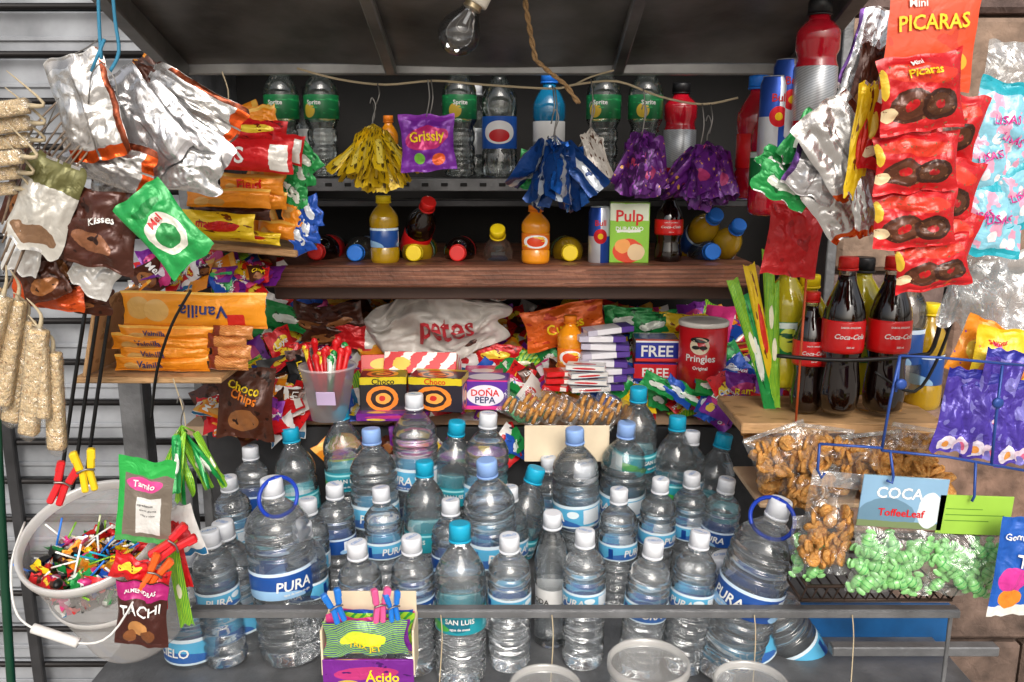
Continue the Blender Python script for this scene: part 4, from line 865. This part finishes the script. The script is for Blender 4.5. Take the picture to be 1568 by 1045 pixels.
for x,y,w_,h_,rl,sd_ in ((1195,695,95,85,-20,6),(1255,690,90,80,8,7),(1330,700,100,80,-6,8),(1395,690,80,80,10,9),(1235,745,80,80,4,10)): clearbag('cracker_bag',x,y,1.25,w_,h_,rl,HC,(),CRK,46,.014,.08,sd_)
B('gummy_candy_bag',1552,870,1.03,62,165,2,foil('gomita','#1f5cb8',(('e',.5,.4,.4,.14,0,'#d53a9a'),('r',.5,.06,.5,.06,0,'#e6e5de'),('e',.5,.2,.3,.1,0,'#e88a2a')),metal=.1,wob=.02),None,(('Gomitas',.5,.82,.06,WHT,0),('T',.6,.6,.12,WHT,0)))
def crackers(x0,x1,y0,y1,zf,n,seed):
    r=random.Random(seed); mb=MB()
    for i in range(n):
        c=Vector((r.uniform(x0,x1),r.uniform(y0,y1),0)); c.z=zf(c.x,c.y)+r.uniform(-.01,.015); rad=r.uniform(.015,.022)
        mb.M=TR(c,r.uniform(-50,50),r.uniform(-60,40),r.uniform(0,180))
        mb.lathe([(0,0),(rad*.9,0),(rad,.003),(rad*.85,.007),(rad*.3,.008),(0,.006)],CRK,14,.06)
    mb.M=Matrix(); return mb
mb=crackers(at(1165,700,1.32).x,at(1440,700,1.32).x,1.28,1.42,lambda x,y:zz(745,1.30)+(y-1.28)*.55,380,3)
xm=(at(1165,700,1.32).x+at(1440,700,1.32).x)/2
mb.box((xm,1.35,zz(757,1.28)-.014),(ms(300,700,1.32),.17,.008),CARD,.002)
mb.obj('cracker_tray')
mb=MB(); BW=mat('black_wire','#3a2c24',rough=.5,metal=.3); Yb=1.08
bx0,bx1=at(1235,910,Yb).x,at(1470,910,Yb).x; zt=zz(898,Yb); zb_=zz(930,Yb)
for (Y_,z_) in ((Yb,zt),(Yb+.02,zb_)):
    mb.tube([(bx0,Y_,z_),(bx1,Y_,z_),(bx1,Y_+.15,z_),(bx0,Y_+.15,z_),(bx0,Y_,z_)],.0025,BW,6,1)
for i in range(15):
    x=bx0+(bx1-bx0)*i/14; mb.tube([(x,Yb,zt),(x,Yb+.02,zb_),(x,Yb+.15,zb_)],.0014,BW,5,1)
mb.obj('wire_basket')
mb=MB(); BR=mat('blue_rod','#2c4c96',rough=.35,metal=.2)
Yw=1.06
for a in ([(1378,545),(1362,620),(1350,690)],[(1378,545),(1440,548),(1570,560)],[(1350,690),(1450,700),(1575,722)],[(1255,680),(1350,686),(1350,690)],[(1255,680),(1252,720),(1258,732),(1263,724)],[(1535,560),(1525,640),(1518,712)],[(1363,690),(1368,730),(1366,740),(1358,736)],[(1494,708),(1492,760),(1488,768)],[(1378,545),(1372,600),(1378,588)]):
    mb.tube([at(x,y,Yw) for x,y in a],.0019,BR,7,1)
for (x,y) in ((1379,588),(1527,617)):
    mb.M=Matrix.Translation(at(x,y,Yw-.004))@Matrix.Rotation(R(90),4,'X'); mb.lathe([(.0,0),(.007,0),(.007,.003),(.003,.004),(0,.004)],BR,18)
mb.M=Matrix(); mb.obj('blue_wire_rack')
for x,y,rl,c in ((1150,520,-20,'lime'),(1165,500,-14,'yellow'),(1160,545,-16,'green'),(1180,480,-6,'lime'),(1185,530,-4,'lime')): bag('candy_tube',x,y,1.42,18,200,rl,P[c],None,(),t=.014,wr=.4)
mb=MB(); mb.tube([at(x,y,1.32) for x,y in ((1190,545),(1290,552),(1400,545),(1430,530),(1450,440))],.0035,BLACK,6); mb.tube([at(x,y,1.33) for x,y in ((1340,570),(1400,600),(1440,540),(1470,450),(1480,430))],.0025,BLACK,6); mb.obj('rubber_strap')

# ---------------------------------------------------------------- bottom front: peg box, tubs
mb=MB(); Y0=1.08; p=at(563,1000,Y0)
w_=ms(140,1000,Y0)
mb.box((0,.05,.018),(w_,.003,.1),CREAM,.0005); mb.box((0,0,-.035),(w_,.004,.05),P['purple'],.0005); 
for sd in (-1,1): mb.box((sd*w_/2,.025,-.0),(.003,.052,.07),CREAM,.0005)
r_=random.Random(3)
for i in range(6):
    mb.M=TR(Vector((r_.uniform(-.006,.006),.003+i*.007,.018+r_.uniform(0,.006))),r_.uniform(-3,3),r_.uniform(-16,0),0); m_=[foil('trx','#8ecb3a',(('s',6,70,.5,'#3a2a8a'),('e',.5,.5,.3,.2,0,'#d8e63a')),metal=.15),P['purple'],P['pink'],P['lime'],P['blue'],P['pink']][i]
    bag_into(mb,w_*.93,.05,.010,i,m_,m_,(('TRIX JET',.5,.25,.18,YLI,0),) if i==0 else (),(14,8),.1)
mb.M=Matrix()
mb.text('Ácido',lambda x,y:Vector((x*.014+.02,-.0028,-.035+y*.014)),YLI)
mkobj('hanging_candy_display_box',mb.mesh('dbox'),Matrix.Translation(p))
TUB=film('tub_plastic',.74,(.72,.70,.68,1),.1,15,.6); TUBR=film('tub_rim',.45,(.72,.70,.67,1),.05,15,.7)
for px,py,wp in ((993,1005,124),(1150,1037,112),(835,1042,110)):
    Yt_=1.05; mb=MB(); rr_=ms(wp,py,Yt_)/2
    mb.ring([(rr_*.85,-.15),(rr_*.96,-.012)],TUB,40)
    mb.ring([(rr_*.99,-.012),(rr_*1.02,-.01),(rr_*1.02,.0),(rr_*.97,.003),(rr_*.93,.0),(rr_*.92,-.008)],TUBR,40)
    mb.ring([(rr_*.93,-.006),(rr_*.5,-.0055),(0.0001,-.0061)],TUB,40)
    mkobj('plastic_tub',mb.mesh('tub'),Matrix.Translation(at(px,py+8,Yt_)))
mb=MB()
for x in (845,1155,675,1305): mb.tube([at(x,942,1.13),at(x+2,980,1.12),at(x-3,1060,1.1)],.0009,STR,5)
mb.obj('loose_string')
print('objs',len(bpy.data.objects))
